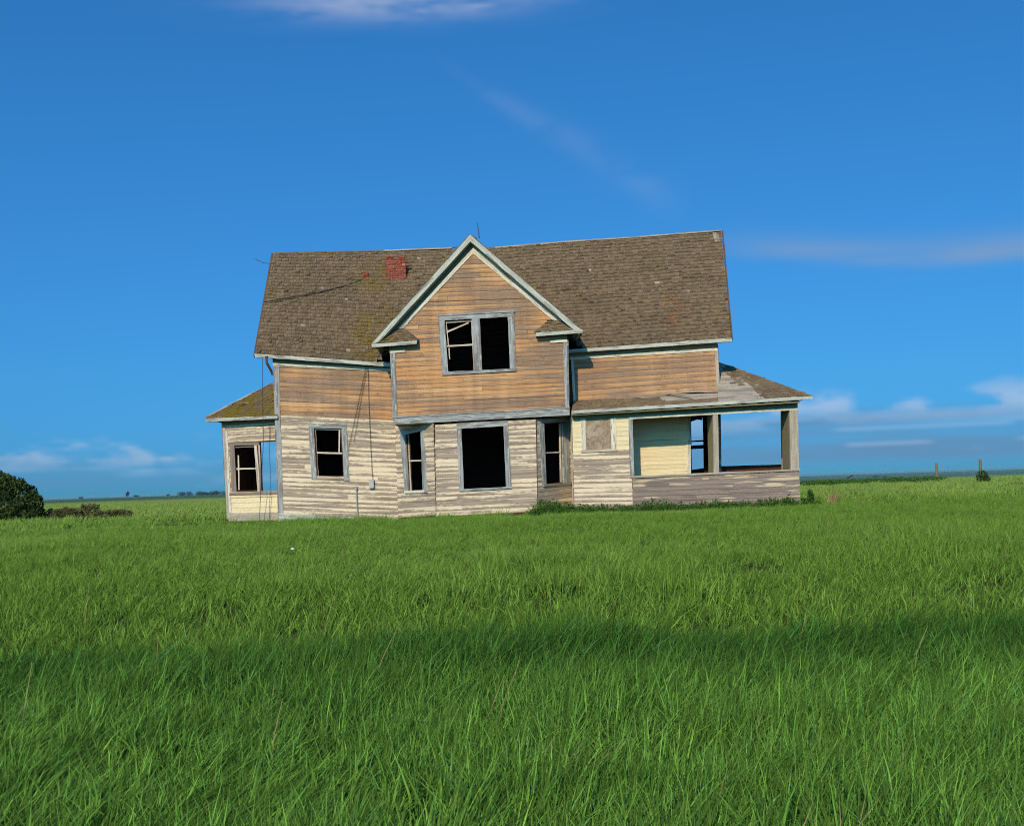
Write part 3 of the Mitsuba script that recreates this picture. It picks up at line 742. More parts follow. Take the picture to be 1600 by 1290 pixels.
# ---- porch roof
YPE = 39.1
pa, pc, pt = at(893, 641.5, YPE), at(1122, 627.5, YPE), at(1270, 618.5, YPE)
wa, wc = at(896, 626.5, YW + .02), at(1122, 611.5, YW + .02)
ht = at(1121, 565, 44.0)
porch_roof = deck(H, 'porch_roof', [pa, pc], [wa, wc], .06)
shingle_roof(porch_roof, [pa, pc], [wa, wc], 9, 'shingle_mat', seed=41, thick=.022, keep=lambda p: not (p[0] > 5.0 and p[2] > 4.06) and not (3.6 < p[0] < 5.4 and p[2] > 4.24))
side_roof = deck(H, 'porch_roof', [pc, pt], [ht - [.02, 0, 0], ht + [.02, 0, 0]], .06)
def porch_keep(p):
    u = p[0] - pc[0]; v = (p[2] - pc[2]) / (ht[2] - pc[2])
    if v < .34: return u > 1.42 + .1 * math.sin(p[2] * 60)
    return u > .82 + .07 * math.sin(p[2] * 33) + v * .15
shingle_roof(side_roof, [pc, pt], [ht - [.02, 0, 0], ht + [.02, 0, 0]], 15, 'shingle_mat', seed=42, thick=.022, keep=porch_keep)
# bare sheathing boards where the shingles are gone
for i in range(9):
    v0, v1 = i / 15 + .004, (i + 1) / 15 - .004
    f = lambda u, v: (pc * (1 - u) + pt * u) * (1 - v) + ht * v
    ulen = 1.46 if v0 < .34 else .98 + v0 * .1
    w = np.linalg.norm((pt - pc) * (1 - v0))
    u1 = min(.95, (ulen + R.uniform(-.08, .1)) / w)
    nn = np.cross(pt - pc, ht - pc); nn /= np.linalg.norm(nn); nn = nn if nn[2] > 0 else -nn
    lo, hi = .002, .010 + R.uniform(0, .008)
    c = [f(0.0, v0), f(u1, v0), f(u1, v1), f(0.0, v1)]
    V, F = hexa([q + nn * lo for q in c] + [q + nn * hi for q in c])
    put(key(side_roof, 'sheathing_board'), V, F, 'silver_wood', np.column_stack([V[:, 0], np.full(8, i * 5 + .1) + np.tile([0, 0, .14, .14], 2)]))
# far sides of the porch roof
pe2 = np.array([pt[0] + .05, 43.3, pt[2] + .02]); hw = np.array([rb[0], 44.4, ht[2] + .02])
deck(H, 'porch_roof', [pt, pe2], [ht, hw], .06, mat='shingle_mat')
B('porch_fascia', [(893, 641.8), (1269.5, 618.8), (1269.5, 623.6), (893, 646.6)], YPE, 0, .045, 'fascia_paint')
B('porch_frieze', [(893, 646), (1246, 625), (1246, 636.8), (893, 656.5)], YP, .0, .035, 'green_paint')
B('porch_trim', [(983, 651), (1246, 636.8), (1246, 640.4), (983, 655)], YP, .0, .06, 'white_trim')
a, b = at(893, 650, YP), at(1246, 630, YP)
pz = a[2] - .02
V, F = hexa([[a[0], YPE + .02, a[2]], [b[0], YPE + .02, b[2]], [b[0], YW, b[2]], [a[0], YW, a[2]], [a[0], YPE + .02, a[2] + .04], [b[0], YPE + .02, b[2] + .04], [b[0], YW, b[2] + .04], [a[0], YW, a[2] + .04]])
put(key(H, 'porch_ceiling'), V, F, 'green_paint', V[:, :2])
# porch piers (boxed posts with a short side panel), casing, rail cap, rear rail
B('post', [(981.5, 652), (988, 651.6), (991, 745), (984.5, 746)], YP, -.10, .045, 'blue_trim')
def pier(x0, x1, ytop, ybot, lean, deep, mat, side):
    k = B('post', [(x0, ytop), (x1, ytop - .4), (x1 + lean, ybot - .4), (x0 + lean, ybot)], YP, -.10, .045, mat)
    a, b = at(x0, ytop, YP), at(x0 + lean, ybot, YP)
    V, F = hexa([b + [0, .1, 0], b + [0, deep, 0], b + [.06, deep, 0], b + [.06, .1, 0], a + [0, .1, 0], a + [0, deep, 0], a + [.06, deep, 0], a + [.06, .1, 0]])
    put(key(k, 'side_panel'), V, F, side, np.column_stack([V[:, 2], V[:, 1]]))
pier(1113.5, 1121.5, 645.5, 738.5, 1.8, 1.1, 'silver_wood', 'green_paint')
pier(1233, 1246, 638.5, 735.5, 2.2, 1.15, 'silver_wood', 'green_paint')
B('rail_cap', [(984, 743.4), (1249.5, 732.4), (1249.5, 735.2), (984, 746.6)], YP, -.12, .07, 'silver_wood')
V, F, U = bar3(at(1100, 733.2, 43.0), at(1228, 729.6, 43.0), .1, .20); put(key(H, 'rear_rail'), V, F, 'inside', U)
V, F, U = bar3(at(1221, 640, 42.4), at(1222.5, 760, 42.4), .05, .05, up=(0, 1, 0)); put(key(H, 'post'), V, F, 'silver_wood', U)
V, F, U = box3(2.3, 9.3, YP + .1, YW - .01, .55, .62); put(key(H, 'porch_floor'), V, F, 'silver_wood', U)
V, F, U = box3(rb[0], 9.2, YW, 43.2, .55, .62); put(key(H, 'porch_floor'), V, F, 'silver_wood', U)
e0, e1 = at(1248, 736, YP), at(1250, 800, YP)
V, F, U = solid(Polygon([(YP + .01, e1[2]), (YP + .01, e0[2]), (43.2, e0[2]), (43.2, e1[2])]), lambda y, z: np.array([e0[0], y, z]), lambda y, z: np.array([e0[0] - .1, y, z]), lambda y, z: (y, z))
put(key(H, 'porch_wall'), V, F, 'rail_wood', U)
V, F, U = box3(rb[0], e0[0], 43.15, 43.25, e1[2], e0[2] - .15); put(key(H, 'porch_wall'), V, F, 'rail_wood', U)
# ---- lean-to roof and trim
YLE = 41.1
l0, l1 = at(321.5, 653.8, YLE), at(434, 649.5, YLE)
ap, ap2 = at(424.8, 600.5, 43.4), at(446, 597.5, 43.4)
lr = deck(H, 'lean_to_roof', [l0, l1], [ap, ap2], .05)
shingle_roof(lr, [l0, l1], [ap, ap2], 13, 'mossy_mat', seed=51, thick=.02, wmin=.09, wmax=.2)
l2 = np.array([l0[0], 45.4, l0[2]]); deck(H, 'lean_to_roof', [l2, l0], [ap + [0, .4, 0], ap], .05, mat='mossy_mat')
V, F, U = bar3(l0 + [0, 0, .05], ap + [0, 0, .05], .09, .03); put(key(lr, 'hip_board'), V, F, 'rail_wood', U)
B('lean_to_fascia', [(320.5, 654), (434, 649.5), (434, 654), (322, 659)], YLE, 0, .045, 'fascia_paint')
A, Bq = at(321, 658.5, YLE), at(434, 653.5, YLE)
V, F = hexa([A + [.02, .02, 0], Bq + [0, .02, 0], [Bq[0], YL + .02, Bq[2]], [A[0] + .02, YL + .02, A[2]], A + [.02, .02, .03], Bq + [0, .02, .03], [Bq[0], YL + .02, Bq[2] + .03], [A[0] + .02, YL + .02, A[2] + .03]])
put(key(H, 'eave_soffit'), V, F, 'green_paint', V[:, :2])
B('frieze_board', [(347, 657), (434, 652), (434, 659.5), (347.5, 665)], YL, .0, .04, 'green_paint')
B('corner_board', [(347.5, 665), (352, 665), (360, 810), (355, 811)], YL, .0, .045, 'silver_wood')
B('corner_board', [(352.2, 673), (355.6, 672.6), (362, 800), (358.6, 801)], YL, .0, .05, 'white_trim')
B('base_board', [(357, 802), (436.5, 800), (437, 813), (357.5, 814)], YL, .02, .055, 'silver_wood')
B('base_board', [(357, 814.6), (437, 813.6), (437.5, 826), (358, 826)], YL, -.02, .02, 'inside')

# ---- windows
def casing(w, pieces, plane, t1=.055, mat='blue_trim', t0=0.0):
    for nm, pts in pieces: board(w, nm, pts, plane, t0, t1, mat)
def window(): return key(H, 'window')
w = window()
casing(w, [('head_casing', [(482.2, 662.5), (541.2, 661.5), (542, 669.5), (482.6, 669)]), ('side_casing', [(482.6, 669), (490.4, 668.8), (495.4, 748.6), (487.2, 748.6)]),
           ('side_casing', [(534, 669.5), (542, 669.5), (546, 750.8), (538, 750.8)])], YW)
board(w, 'sill', [(495.6, 743.2), (538, 744), (538, 750), (495.8, 748.4)], YW, -.1, .06, 'rail_wood')
for pts in ([(490.4, 668.9), (493, 668.9), (497.4, 743.2), (495.2, 743.2)], [(532.4, 669.6), (534.2, 669.6), (538, 744), (536, 744)], [(490.4, 668.9), (534, 669.6), (534, 671.8), (490.6, 671)],
            [(494, 705.6), (536.5, 706.6), (536.5, 709.2), (494.2, 708.2)], [(529.2, 671.6), (531.4, 671.6), (530.6, 707.2), (528.2, 707.2)]):
    board(w, 'sash_rail', pts, YW, -.08, -.03, 'sash_paint')
w = window()
casing(w, [('head_casing', [(685, 494), (802.8, 487.6), (803.2, 494.8), (685.6, 501.4)]), ('side_casing', [(685.6, 501.4), (695.0, 500.6), (700.4, 581), (691, 585.8)]),
           ('side_casing', [(793.4, 495.2), (803.2, 494.8), (806, 579.5), (796.8, 575.6)]), ('mullion', [(736.8, 498.2), (749.8, 497.4), (753.4, 577.8), (741, 578.4)])], YG)
board(w, 'drip_cap', [(683.6, 491.6), (804, 485.2), (804, 487.8), (683.8, 494.2)], YG, 0, .09, 'blue_trim')
board(w, 'sill', [(691, 581.2), (806.5, 575.8), (806.5, 579.8), (691, 586.2)], YG, -.08, .085, 'blue_trim')
for pts in ([(696.4, 502.4), (736.2, 500), (736.3, 502), (696.6, 504.6)], [(698.4, 539.4), (739.2, 536.8), (739.4, 539.4), (698.6, 542)], [(696.4, 501.8), (697.6, 501.8), (701.4, 541), (700.0, 541)],
            [(736, 500), (737.4, 500), (741, 578), (739.8, 578)], [(700.6, 543.5), (702.2, 543.3), (703.2, 561), (701.6, 561)], [(698.2, 516.8), (731.8, 502.8), (732.4, 504.8), (698.8, 519.4)]):
    board(w, 'sash_rail', pts, YG, -.08, -.035, 'sash_paint')
w = window()
casing(w, [('head_casing', [(713.4, 661), (793.2, 657), (793.8, 665.2), (713.8, 670)]), ('side_casing', [(713.8, 670), (721.0, 669.6), (725, 763.6), (717.5, 767)]),
           ('side_casing', [(786.6, 665.6), (793.8, 665.2), (799.4, 762.3), (790.6, 760.4)])], PB)
board(w, 'sill', [(717.4, 763.8), (799.6, 759.8), (799.6, 763), (717.6, 767.4)], PB, -.1, .08, 'blue_trim')
w = window()
casing(w, [('side_casing', [(626.8, 680), (634, 676.5), (639.8, 768.2), (634.5, 770)]), ('side_casing', [(658.9, 673.8), (663.6, 672), (668.8, 768.4), (662.4, 766.6)]),
           ('head_casing', [(627, 676), (663, 668), (663.2, 672.4), (627.4, 680.4)])], PBL)
board(w, 'sill', [(634.4, 766.4), (669.2, 764.8), (669.4, 769), (634.6, 770.4)], PBL, -.1, .08, 'white_trim')
for pts in ([(638, 718.6), (660.8, 717.8), (661, 720.4), (638.2, 721)], [(634.2, 676.6), (636.2, 676), (641, 767), (639.6, 767)]):
    board(w, 'sash_rail', pts, PBL, -.06, -.02, 'sash_paint')
w = window()
casing(w, [('side_casing', [(840.6, 661.2), (848.4, 661.6), (852, 757), (846.6, 759)]), ('side_casing', [(877, 661), (886.6, 658.6), (888.5, 756), (879, 754)]),
           ('head_casing', [(840.4, 655.4), (886.8, 652.4), (886.8, 658.6), (840.6, 661.4)])], PBR)
board(w, 'sill', [(846.4, 756.4), (892, 753.4), (892.2, 756.6), (846.6, 760)], PBR, -.1, .09, 'rail_wood')
for pts in ([(850.2, 706.4), (877.4, 705), (877.6, 707.2), (850.4, 708.6)], [(875.4, 661.4), (877, 661.4), (878.8, 753), (877.2, 753)]):
    board(w, 'sash_rail', pts, PBR, -.06, -.02, 'sash_paint')
w = window()
casing(w, [('side_casing', [(907, 654), (914.4, 653.8), (916, 703), (909, 704.4)]), ('side_casing', [(953.6, 653.8), (962, 651.6), (962.8, 700.5), (955, 702)])], YP, mat='white_trim')
board(w, 'sill', [(908, 703.2), (964, 700.8), (964, 704), (908.2, 706.8)], YP, -.06, .08, 'sash_paint')
board(w, 'panel', [(914.6, 653.4), (953.4, 652.8), (955, 702), (916, 703.2)], YP, -.03, .012, 'particle', label='speckled particle board nailed over the window')
w = window()
casing(w, [('side_casing', [(358.6, 692), (366.3, 691.6), (370, 769), (362.4, 770)]), ('head_casing', [(366.3, 691.4), (404.6, 690), (405, 694.8), (366.6, 696)]),
           ('side_casing', [(403.8, 695), (406.4, 695), (409, 768), (406, 768)])], YL, mat='rail_wood')
casing(w, [('mullion', [(397, 692), (401.4, 691.6), (406.6, 768), (402.6, 768.4)])], YL, mat='sash_paint', t1=.03, t0=-.02)
board(w, 'sill', [(359, 768.6), (438, 766.4), (438.2, 771.6), (359.2, 773.6)], YL, -.1, .07, 'rail_wood')
for pts in ([(366.6, 696), (404, 694.8), (404, 698), (366.8, 699.2)], [(367.6, 731), (404.6, 730), (404.8, 732.6), (367.8, 733.6)], [(371, 711), (373, 711), (373.8, 765), (371.8, 765)]):
    board(w, 'sash_rail', pts, YL, -.08, -.04, 'sash_paint')

# ---- brick chimney on the left half of the roof
roofL = plane3(EB[0], EB[2], (RT[0] + RT[2]) / 2)
cb = on(619, 445, roofL)
cw, cd, chh = .74, .62, 1.08
ch = key(H, 'chimney')
cy0 = cb[1] + .02
parts = []
q = np.random.default_rng(5)
rows = 14; bh = chh / rows
for r in range(rows):
    z0 = cb[2] - .12 + r * (chh + .12) / rows
    zz = z0 + bh * .86
    x = cb[0] - cw / 2; off = (r % 2) * .1
    e = np.arange(-1, 5) * .2 + off
    for a in e:
        x0, x1 = max(a, 0) + x, min(a + .19, cw) + x
        if x1 - x0 < .04: continue
        if r == rows - 1 and q.random() < .35: continue
        if r >= rows - 4 and x0 - x > .52 and not (r == rows - 3): continue
        dy = q.uniform(-.012, .008); ex = .10 if (r == rows - 3 and x0 - x > .5) else 0
        V, F, _ = box3(x0 + .004, x1 + ex, cy0 + dy, cy0 + .1, z0, zz); parts.append((V, F, np.column_stack([np.full(8, q.random() * .999), np.zeros(8)])))
    for side in (x, x + cw):
        for a in np.arange(0, 3) * .2 + off:
            y0, y1 = cy0 + .1 + a, min(cy0 + .29 + a, cy0 + cd)
            if y1 - y0 < .04 or (r >= rows - 4 and side > x): continue
            V, F, _ = box3(min(side, side) - (0 if side == x else .1), side + (.1 if side == x else 0), y0, y1, z0, zz)
            parts.append((V, F, np.column_stack([np.full(8, q.random() * .999), np.zeros(8)])))
V, F, U = joined(parts); k = key(ch, 'bricks'); put(k, V, F, 'brick_mat', U); labels[k] = {'kind': 'stuff'}
V, F, U = box3(cb[0] - cw / 2 + .012, cb[0] + cw / 2 - .012, cy0 + .012, cy0 + cd, cb[2] - .35, cb[2] + chh - .28); put(key(ch, 'mortar_core'), V, F, 'mortar_mat', U)
V, F, U = box3(cb[0] - cw / 2 + .012, cb[0] + cw / 2 - .22, cy0 + .012, cy0 + cd, cb[2] + chh - .28, cb[2] + chh - .1); put(key(ch, 'mortar_core'), V, F, 'mortar_mat', U)
# ---- meter box, standing pipe, lightning rod, broken gutter end
def tubeput(k, pts, r, mat, sides=6, **props):
    V, F, U = tube(pts, r, sides); return put(k, V, F, mat, U, **props)
B('meter_box', [(577, 748.5), (584.4, 748.2), (585, 762), (578, 762.4)], YW, .03, .16, 'metal_mat')
pp = [at(556.6, 763, YW - .08), at(559, 812, YW - .08)]
tubeput(key(H, 'vent_pipe'), pp, .022, 'metal_mat'); k = 'farmhouse__vent_pipe'
tubeput(key(k, 'cap'), [at(556.4, 759.5, YW - .08), at(556.6, 765.5, YW - .08)], .045, 'metal_mat', 8)
tubeput(key(H, 'lightning_rod'), [at(749.3, 372, YF + 1.2), at(745.6, 347.5, YF + 1.2)], [.018, .012], 'cable_mat', 5)
tubeput(key(H, 'broken_gutter'), [at(416, 556, YE - .1), at(417, 567, YE - .06), at(424, 580, YE + .2), at(426, 586, YE + .25)], .045, 'verge_wood', 7)
V, F, U = bar3(at(1118, 366, YR - .25), at(1122, 381, YR - .62), .2, .03, up=N_main); put(key(roof, 'bare_board'), V, F, 'silver_wood', U)

# ------------------------------------------------------------------ wires, loose things on the house
def sag(a, b, n, s): return [np.array(a) * (1 - t) + np.array(b) * t - np.array([0, 0, 4 * s * t * (1 - t)]) for t in np.linspace(0, 1, n)]
def wire(name, pts, r, label, cat='wire', mat='cable_mat', **kw):
    k = key('', name); tubeput(k, pts, r, mat, 5); labels[k] = {'label': label, 'category': cat, **kw}
wire('hanging_wire', [at(410.2, 556, YE - .03), at(410.8, 640, YE - .03), at(411.6, 690, YE), at(409, 740, YE), at(407, 772, YE + .1), at(405.5, 812, YE + .2)], .010, 'long dark wire hanging from the left eave end past the lean-to roof')
wire('hanging_wire', [at(421.5, 655, YLE - .05), at(420.6, 690, YLE - .05), at(422.5, 740, YLE - .03), at(422, 770, YL - .12), at(420.5, 812, YL - .12)], .008, 'thin wire hanging from the lean-to eave in front of its open window')
wire('hanging_wire', [at(575, 574, YW - .08), at(576.8, 640, YW - .07), at(579.5, 700, YW - .07), at(582, 749, YW - .1)], .008, 'black service wire running straight down to the grey meter box')
wire('hanging_wire', sag(at(571, 574, YW - .08), at(543, 706, YW - .08), 8, .05), .007, 'left one of two slack wires slanting from the eave towards the ground floor window')
wire('hanging_wire', sag(at(573.5, 574, YW - .08), at(553, 690, YW - .08), 8, -.04), .007, 'right one of two slack wires slanting from the eave towards the ground floor window')
rp = [(413, 475), (445, 469), (500, 459), (540, 449), (565, 440), (578, 433), (592, 422), (604, 412)]
wire('roof_cable', [on(x, y, roofL) + N_main * .075 for x, y in rp], .020, 'dark cable lying across the left roof slope up to the chimney', 'cable')
rp = [(625, 404), (660, 396.5), (690, 392.5), (716, 389)]
wire('roof_cable', [on(x, y, roofL) + N_main * .085 for x, y in rp], .016, 'dark cable lying near the ridge between the chimney and the gable peak', 'cable')
wire('bent_wire', [at(424, 413, 45.2), at(410, 410, 45.2), at(398.5, 404.5, 45.2)], .012, 'bent wire sticking out past the upper left edge of the roof')
bk_ = on(571.5, 434, roofL) + N_main * .11
b = trimesh.creation.box([.26, .16, .10]); b.apply_transform(trimesh.transformations.rotation_matrix(-.45, [0, 1, 0])); b.apply_transform(trimesh.transformations.rotation_matrix(.7, [1, 0, 0])); b.apply_translation(bk_)
put('fallen_brick', b.vertices, b.faces, 'brick_mat', np.column_stack([np.full(8, .3), np.zeros(8)]), label='red brick lump caught by the cable on the left roof slope', category='brick')
pn = plane3(pa, pc, (wa + wc) / 2)
for (p0, p1, wd, lb) in (((1056, 612.5), (1116, 608.6), .12, 'grey loose board lying against the wall at the top of the porch roof'),
                         ((985, 622.8), (1046, 619.2), .07, 'thin pale loose board lying on the porch roof left of the bare patch'),
                         ((1042, 617.5), (1082, 624.5), .09, 'short loose board lying aslant on the porch roof shingles'),
                         ((1060, 615.5), (1124, 614.5), .16, 'broad pale loose board on the porch roof below the wall corner')):
    V, F, U = bar3(on(*p0, pn) + pn[1] * .07, on(*p1, pn) + pn[1] * .09, wd, .03, up=pn[1])
    put(key('', 'loose_board'), V, F, 'silver_wood', U, label=lb, category='board')

# ------------------------------------------------------------------ plants
def blades(n, size, lmin, lmax, wid, segs, lean, seed, spread=.35, bend=.5, per=0, tr=.06, dr_=.3):
    """n grass blades on a square patch (growing in tufts of about per blades), each a bent tapering strip; uv: (a number of the blade, place along it)."""
    q = np.random.default_rng(seed)
    if per:
        m = max(1, n // per); tx, ty = q.uniform(-size / 2, size / 2, m), q.uniform(-size / 2, size / 2, m)
        ti = q.integers(0, m, n); th, ta = q.uniform(.72, 1.2, m)[ti], q.normal(0, .16, (m, 2))[ti]; tc = q.random(m)[ti]
        ox, oy = q.normal(0, tr, n), q.normal(0, tr, n); x, y = tx[ti] + ox, ty[ti] + oy
    else:
        x, y = q.uniform(-size / 2, size / 2, n), q.uniform(-size / 2, size / 2, n); th, ta, tc, ox, oy = 1.0, np.zeros((n, 2)), q.random(n), np.zeros(n), np.zeros(n)
    L = q.uniform(lmin, lmax, n) * th
    az = q.uniform(0, 2 * np.pi, n); rs = q.random(n)
    lx = lean + ta[:, 0] + spread * np.cos(az) * rs + ox / max(tr, .01) * .10; ly = ta[:, 1] + spread * np.sin(az) * rs + oy / max(tr, .01) * .10
    bx, by = lx * bend * 1.6 + q.normal(0, .25, n), ly * bend + q.normal(0, .2, n)
    droop = (q.random(n) < dr_) * q.uniform(.3, .9, n); bx = bx + droop * np.cos(az + .5) + droop * .4; by = by + droop * np.sin(az + .5)
    fa = q.uniform(0, np.pi, n); w = wid * q.uniform(.5, 1.35, n)
    wx, wy = np.cos(fa), np.sin(fa) * .6
    ts = np.linspace(0, 1, segs + 1)
    V = np.zeros((n, 2 * segs + 1, 3)); U = np.zeros((n, 2 * segs + 1, 2))
    r = (tc * .5 + q.random(n) * .5) * .999
    for i, t in enumerate(ts):
        cx = x + L * (lx * t + bx * t * t * .6); cy = y + L * (ly * t + by * t * t * .6)
        cz = L * t * (1 - .30 * t * np.clip(np.abs(bx) + np.abs(by), 0, 1.8)) * .9 - .03 * (i == 0)
        ww = w * (.7 + .6 * t if t < .4 else (1 - t) / .6 * .95) / 2
        if i == segs: V[:, -1] = np.stack([cx, cy, cz], -1)
        else:
            V[:, 2 * i] = np.stack([cx - wx * ww, cy - wy * ww, cz], -1); V[:, 2 * i + 1] = np.stack([cx + wx * ww, cy + wy * ww, cz], -1)
        if i == segs: U[:, -1] = np.stack([r, np.full(n, t)], -1)
        else: U[:, 2 * i] = U[:, 2 * i + 1] = np.stack([r, np.full(n, t)], -1)
    m = 2 * segs + 1; base = (np.arange(n) * m)[:, None]; F = []
    for i in range(segs - 1): F += [base + [2 * i, 2 * i + 1, 2 * i + 3], base + [2 * i, 2 * i + 3, 2 * i + 2]]
    F.append(base + [2 * segs - 2, 2 * segs - 1, 2 * segs])
    return V.reshape(-1, 3), np.concatenate(F, 0), U.reshape(-1, 2)

def in_house(x, y, m=0.0):
    return (-10.2 - m < x < 9.3 + m) and (39.25 - m < y < 50.5 + m)

GROUPS = {}
def group_of(name, V, F, U, mat):
    k = name + '_source'
    scene[k] = {'type': 'shapegroup', 'blades': mikit.ply((V, F), mat, uv=U)}; return k

near_g = [group_of(f'near_{i}', *blades(1300, .8, .12, .33, .0100, 3, .15, 100 + i, per=24, tr=.034, spread=.30, dr_=.12), 'grass_mat') for i in range(6)]
mid_g = [group_of(f'mid_{i}', *blades(1150, 1.8, .12, .30, .014, 2, .12, 200 + i, per=22, tr=.055, spread=.30, dr_=.15), 'grass_mat') for i in range(5)]
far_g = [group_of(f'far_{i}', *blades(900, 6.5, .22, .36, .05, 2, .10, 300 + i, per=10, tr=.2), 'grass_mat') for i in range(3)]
tall_g = [group_of(f'tall_{i}', *blades(60, .6, .36, .58, .015, 3, .26, 400 + i, per=14, tr=.05), 'grass_mat') for i in range(3)]

def place(name, gk, x, y, s, rot, sz=1.0, tilt=True):
    z = float(ground_z(x, y)); e = .4
    if tilt:
        dzx, dzy = float(ground_z(x + e, y) - ground_z(x - e, y)) / (2 * e), float(ground_z(x, y + e) - ground_z(x, y - e)) / (2 * e)
    else: dzx = dzy = 0.0
    c, sn = math.cos(rot) * s, math.sin(rot) * s
    M = np.array([[c, -sn, 0, x], [sn, c, 0, y], [c * dzx + sn * dzy, -sn * dzx + c * dzy, sz, z], [0, 0, 0, 1.0]])
    scene[f'{name}__{place.n:05d}'] = {'type': 'instance', 'to_world': T(M.tolist()), 'g': {'type': 'ref', 'id': gk}}; place.n += 1
place.n = 1

def field(y0, y1, step, gs, half, hmul):
    y = y0
    while y < y1:
        w = y * .46 + 2 * step
        x = -w
        while x < w:
            px, py = x + R.uniform(-.35, .35) * step, y + R.uniform(-.35, .35) * step
            if not in_house(px, py, half * .55 if py > 39 else 0.0) or (39.2 - half < py < 39.6 and not in_house(px, py)):
                place('grass', R.choice(gs), px, py, R.uniform(.9, 1.15), R.uniform(-.5, .5), hmul(px, py))
            x += step
        y += step
def hn(x, y):
    return R.uniform(.75, 1.2) * (0.6 + .8 * float(meshkit.noise(np.array([x * .6, y * .6, 0.]), 9)))
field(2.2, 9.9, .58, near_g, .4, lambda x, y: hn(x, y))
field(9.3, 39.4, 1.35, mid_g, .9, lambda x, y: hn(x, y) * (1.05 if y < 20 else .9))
field(36.5, 52, 3.2, mid_g, 1.2, lambda x, y: hn(x, y) * .9)
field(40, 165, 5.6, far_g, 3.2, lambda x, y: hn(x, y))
# ragged taller tufts along the edge of the lush strip
for i in range(90):
    x = R.uniform(-5.5, 5.5); y = 9.4 + R.uniform(-1.4, .5)
    place('grass', R.choice(tall_g), x, y, R.uniform(.8, 1.2), R.uniform(-.5, .5), R.uniform(.7, 1.0))
# sprigs close to the foot of the walls
for i in range(70):
    px = R.uniform(345, 845); Y = (YL - .25 if px < 436 else YW - .3 if px < 618 else YG - .45) - R.uniform(0, .35)
    x = float(at(px, 806, Y)[0]); place('grass', R.choice(tall_g), x, Y, R.uniform(.5, .8), R.uniform(-.5, .5), R.uniform(.45, .95))
labels['grass'] = {'label': 'tall green prairie grass leaning in the wind over the whole field', 'category': 'grass', 'kind': 'stuff'}

# dry stalks standing in the grass
q = np.random.default_rng(77); parts = []
for i in range(34):
    y = 5.0 + 24 * q.random(); x = q.uniform(-.44, .44) * y
    z = float(ground_z(x, y)); L = q.uniform(.34, .52); dx, dy = q.uniform(.05, .35), q.uniform(-.1, .1)
    v, f, u = tube([[x, y, z], [x + dx * L * .5, y + dy, z + L * .55], [x + dx * L * 1.2, y + dy, z + L]], [.003, .0026, .0016], 3)
    u[:, 0] = q.random() * .99; parts.append((v, f, u))
V, F, U = joined(parts); put('dry_stalks', V, F, 'straw_mat', U, label='thin dry straw coloured stalks scattered among the green grass', category='dry grass', kind='stuff')
def tuft(name, px, py, Y, n, h, label, mat='straw_mat', cat='dry grass', lean=.25, w=.012, spread=.5):
    p = at(px, py, Y); x, y = p[0], p[1]
    V, F, U = blades(n, .22, h * .7, h, w, 3, lean, int(px), spread=spread)
    put(key('', name), V + [x, y, float(ground_z(x, y))], F, mat, U, label=label, category=cat)
tuft('dry_tuft', 1298, 778, 43, 45, .8, 'tan dry plant standing alone just right of the porch corner', w=.03)
tuft('dry_tuft', 843, 1030, 5.6, 16, .42, 'small bleached straw tuft in the middle of the lush grass', lean=.5, w=.008)
tuft('dry_tuft', 1268, 1125, 4.2, 9, .5, 'tan dry grass blades low in the lush grass, nearest the camera', lean=.3, w=.010, spread=.2)
p = at(457, 853, 19); s = trimesh.creation.icosphere(1, .022); s.apply_scale([1.3, 1, .8]); s.apply_translation([p[0], p[1], float(ground_z(p[0], p[1])) + .36])
put('white_scrap', s.vertices, s.faces, 'paper_mat', label='tiny white scrap caught on the grass tips before the left wing', category='litter')

# leafy weeds along the foot of the porch
def leaves(n, centres, radii, size, seed, shellness=.5, flat=.0):
    q = np.random.default_rng(seed)
    c = np.array(centres, float); rr_ = np.array(radii, float)
    vol = np.prod(rr_, axis=1) ** (2 / 3); idx = q.choice(len(c), n, p=vol / vol.sum())
    d = q.normal(size=(n, 3)); d /= np.linalg.norm(d, axis=1, keepdims=True)
    p = c[idx] + d * rr_[idx] * (q.random((n, 1)) ** (1 / 3) * (1 - shellness) + shellness * q.uniform(.75, 1.12, (n, 1)))
    a = q.normal(size=(n, 3)); a /= np.linalg.norm(a, axis=1, keepdims=True)
    b = np.cross(a, q.normal(size=(n, 3))); b /= np.linalg.norm(b, axis=1, keepdims=True)
    s = size * q.uniform(.6, 1.35, (n, 1))
    V = np.stack([p - a * s, p + b * s * .42 - a * s * .1, p + a * s, p - b * s * .42 - a * s * .1], 1).reshape(-1, 3)
    base = (np.arange(n) * 4)[:, None]
    F = np.vstack([base + [0, 1, 2], base + [0, 2, 3]])
    return V, F, np.column_stack([np.repeat(q.random(n) * .999, 4), np.tile([0, .5, 1, .5], n)])
q = np.random.default_rng(12); parts = []
for i in range(210):
    px = 832 + 410 * (i + q.random()) / 210; Y = q.uniform(38.45, 39.3) if px > 895 else q.uniform(38.6, 39.8)
    x = at(px, 780, Y)[0]; g = float(ground_z(x, Y)); h = q.uniform(.11, .30) * (.65 + .8 * float(meshkit.noise(np.array([x * 1.1, 0., 0.]), 21)))
    v, f, u = blades(34, .34, h * 1.0, h * 2.0, .03, 2, .05, 900 + i, spread=.8, bend=.8); parts.append((v + [x, Y, g], f, u))
    v, f, u = leaves(26, [[0, 0, h * .7]], [[.2, .18, h * .75]], .055, 1300 + i, .3); parts.append((v + [x, Y, g + .05], f, u))
V, F, U = joined(parts)
put('weeds', V, F, 'weed_mat', U, label='dark leafy weeds growing along the foot of the porch wall', category='weeds', kind='stuff')
p = at(1263, 780, 39.6); gz = float(ground_z(p[0], p[1]))
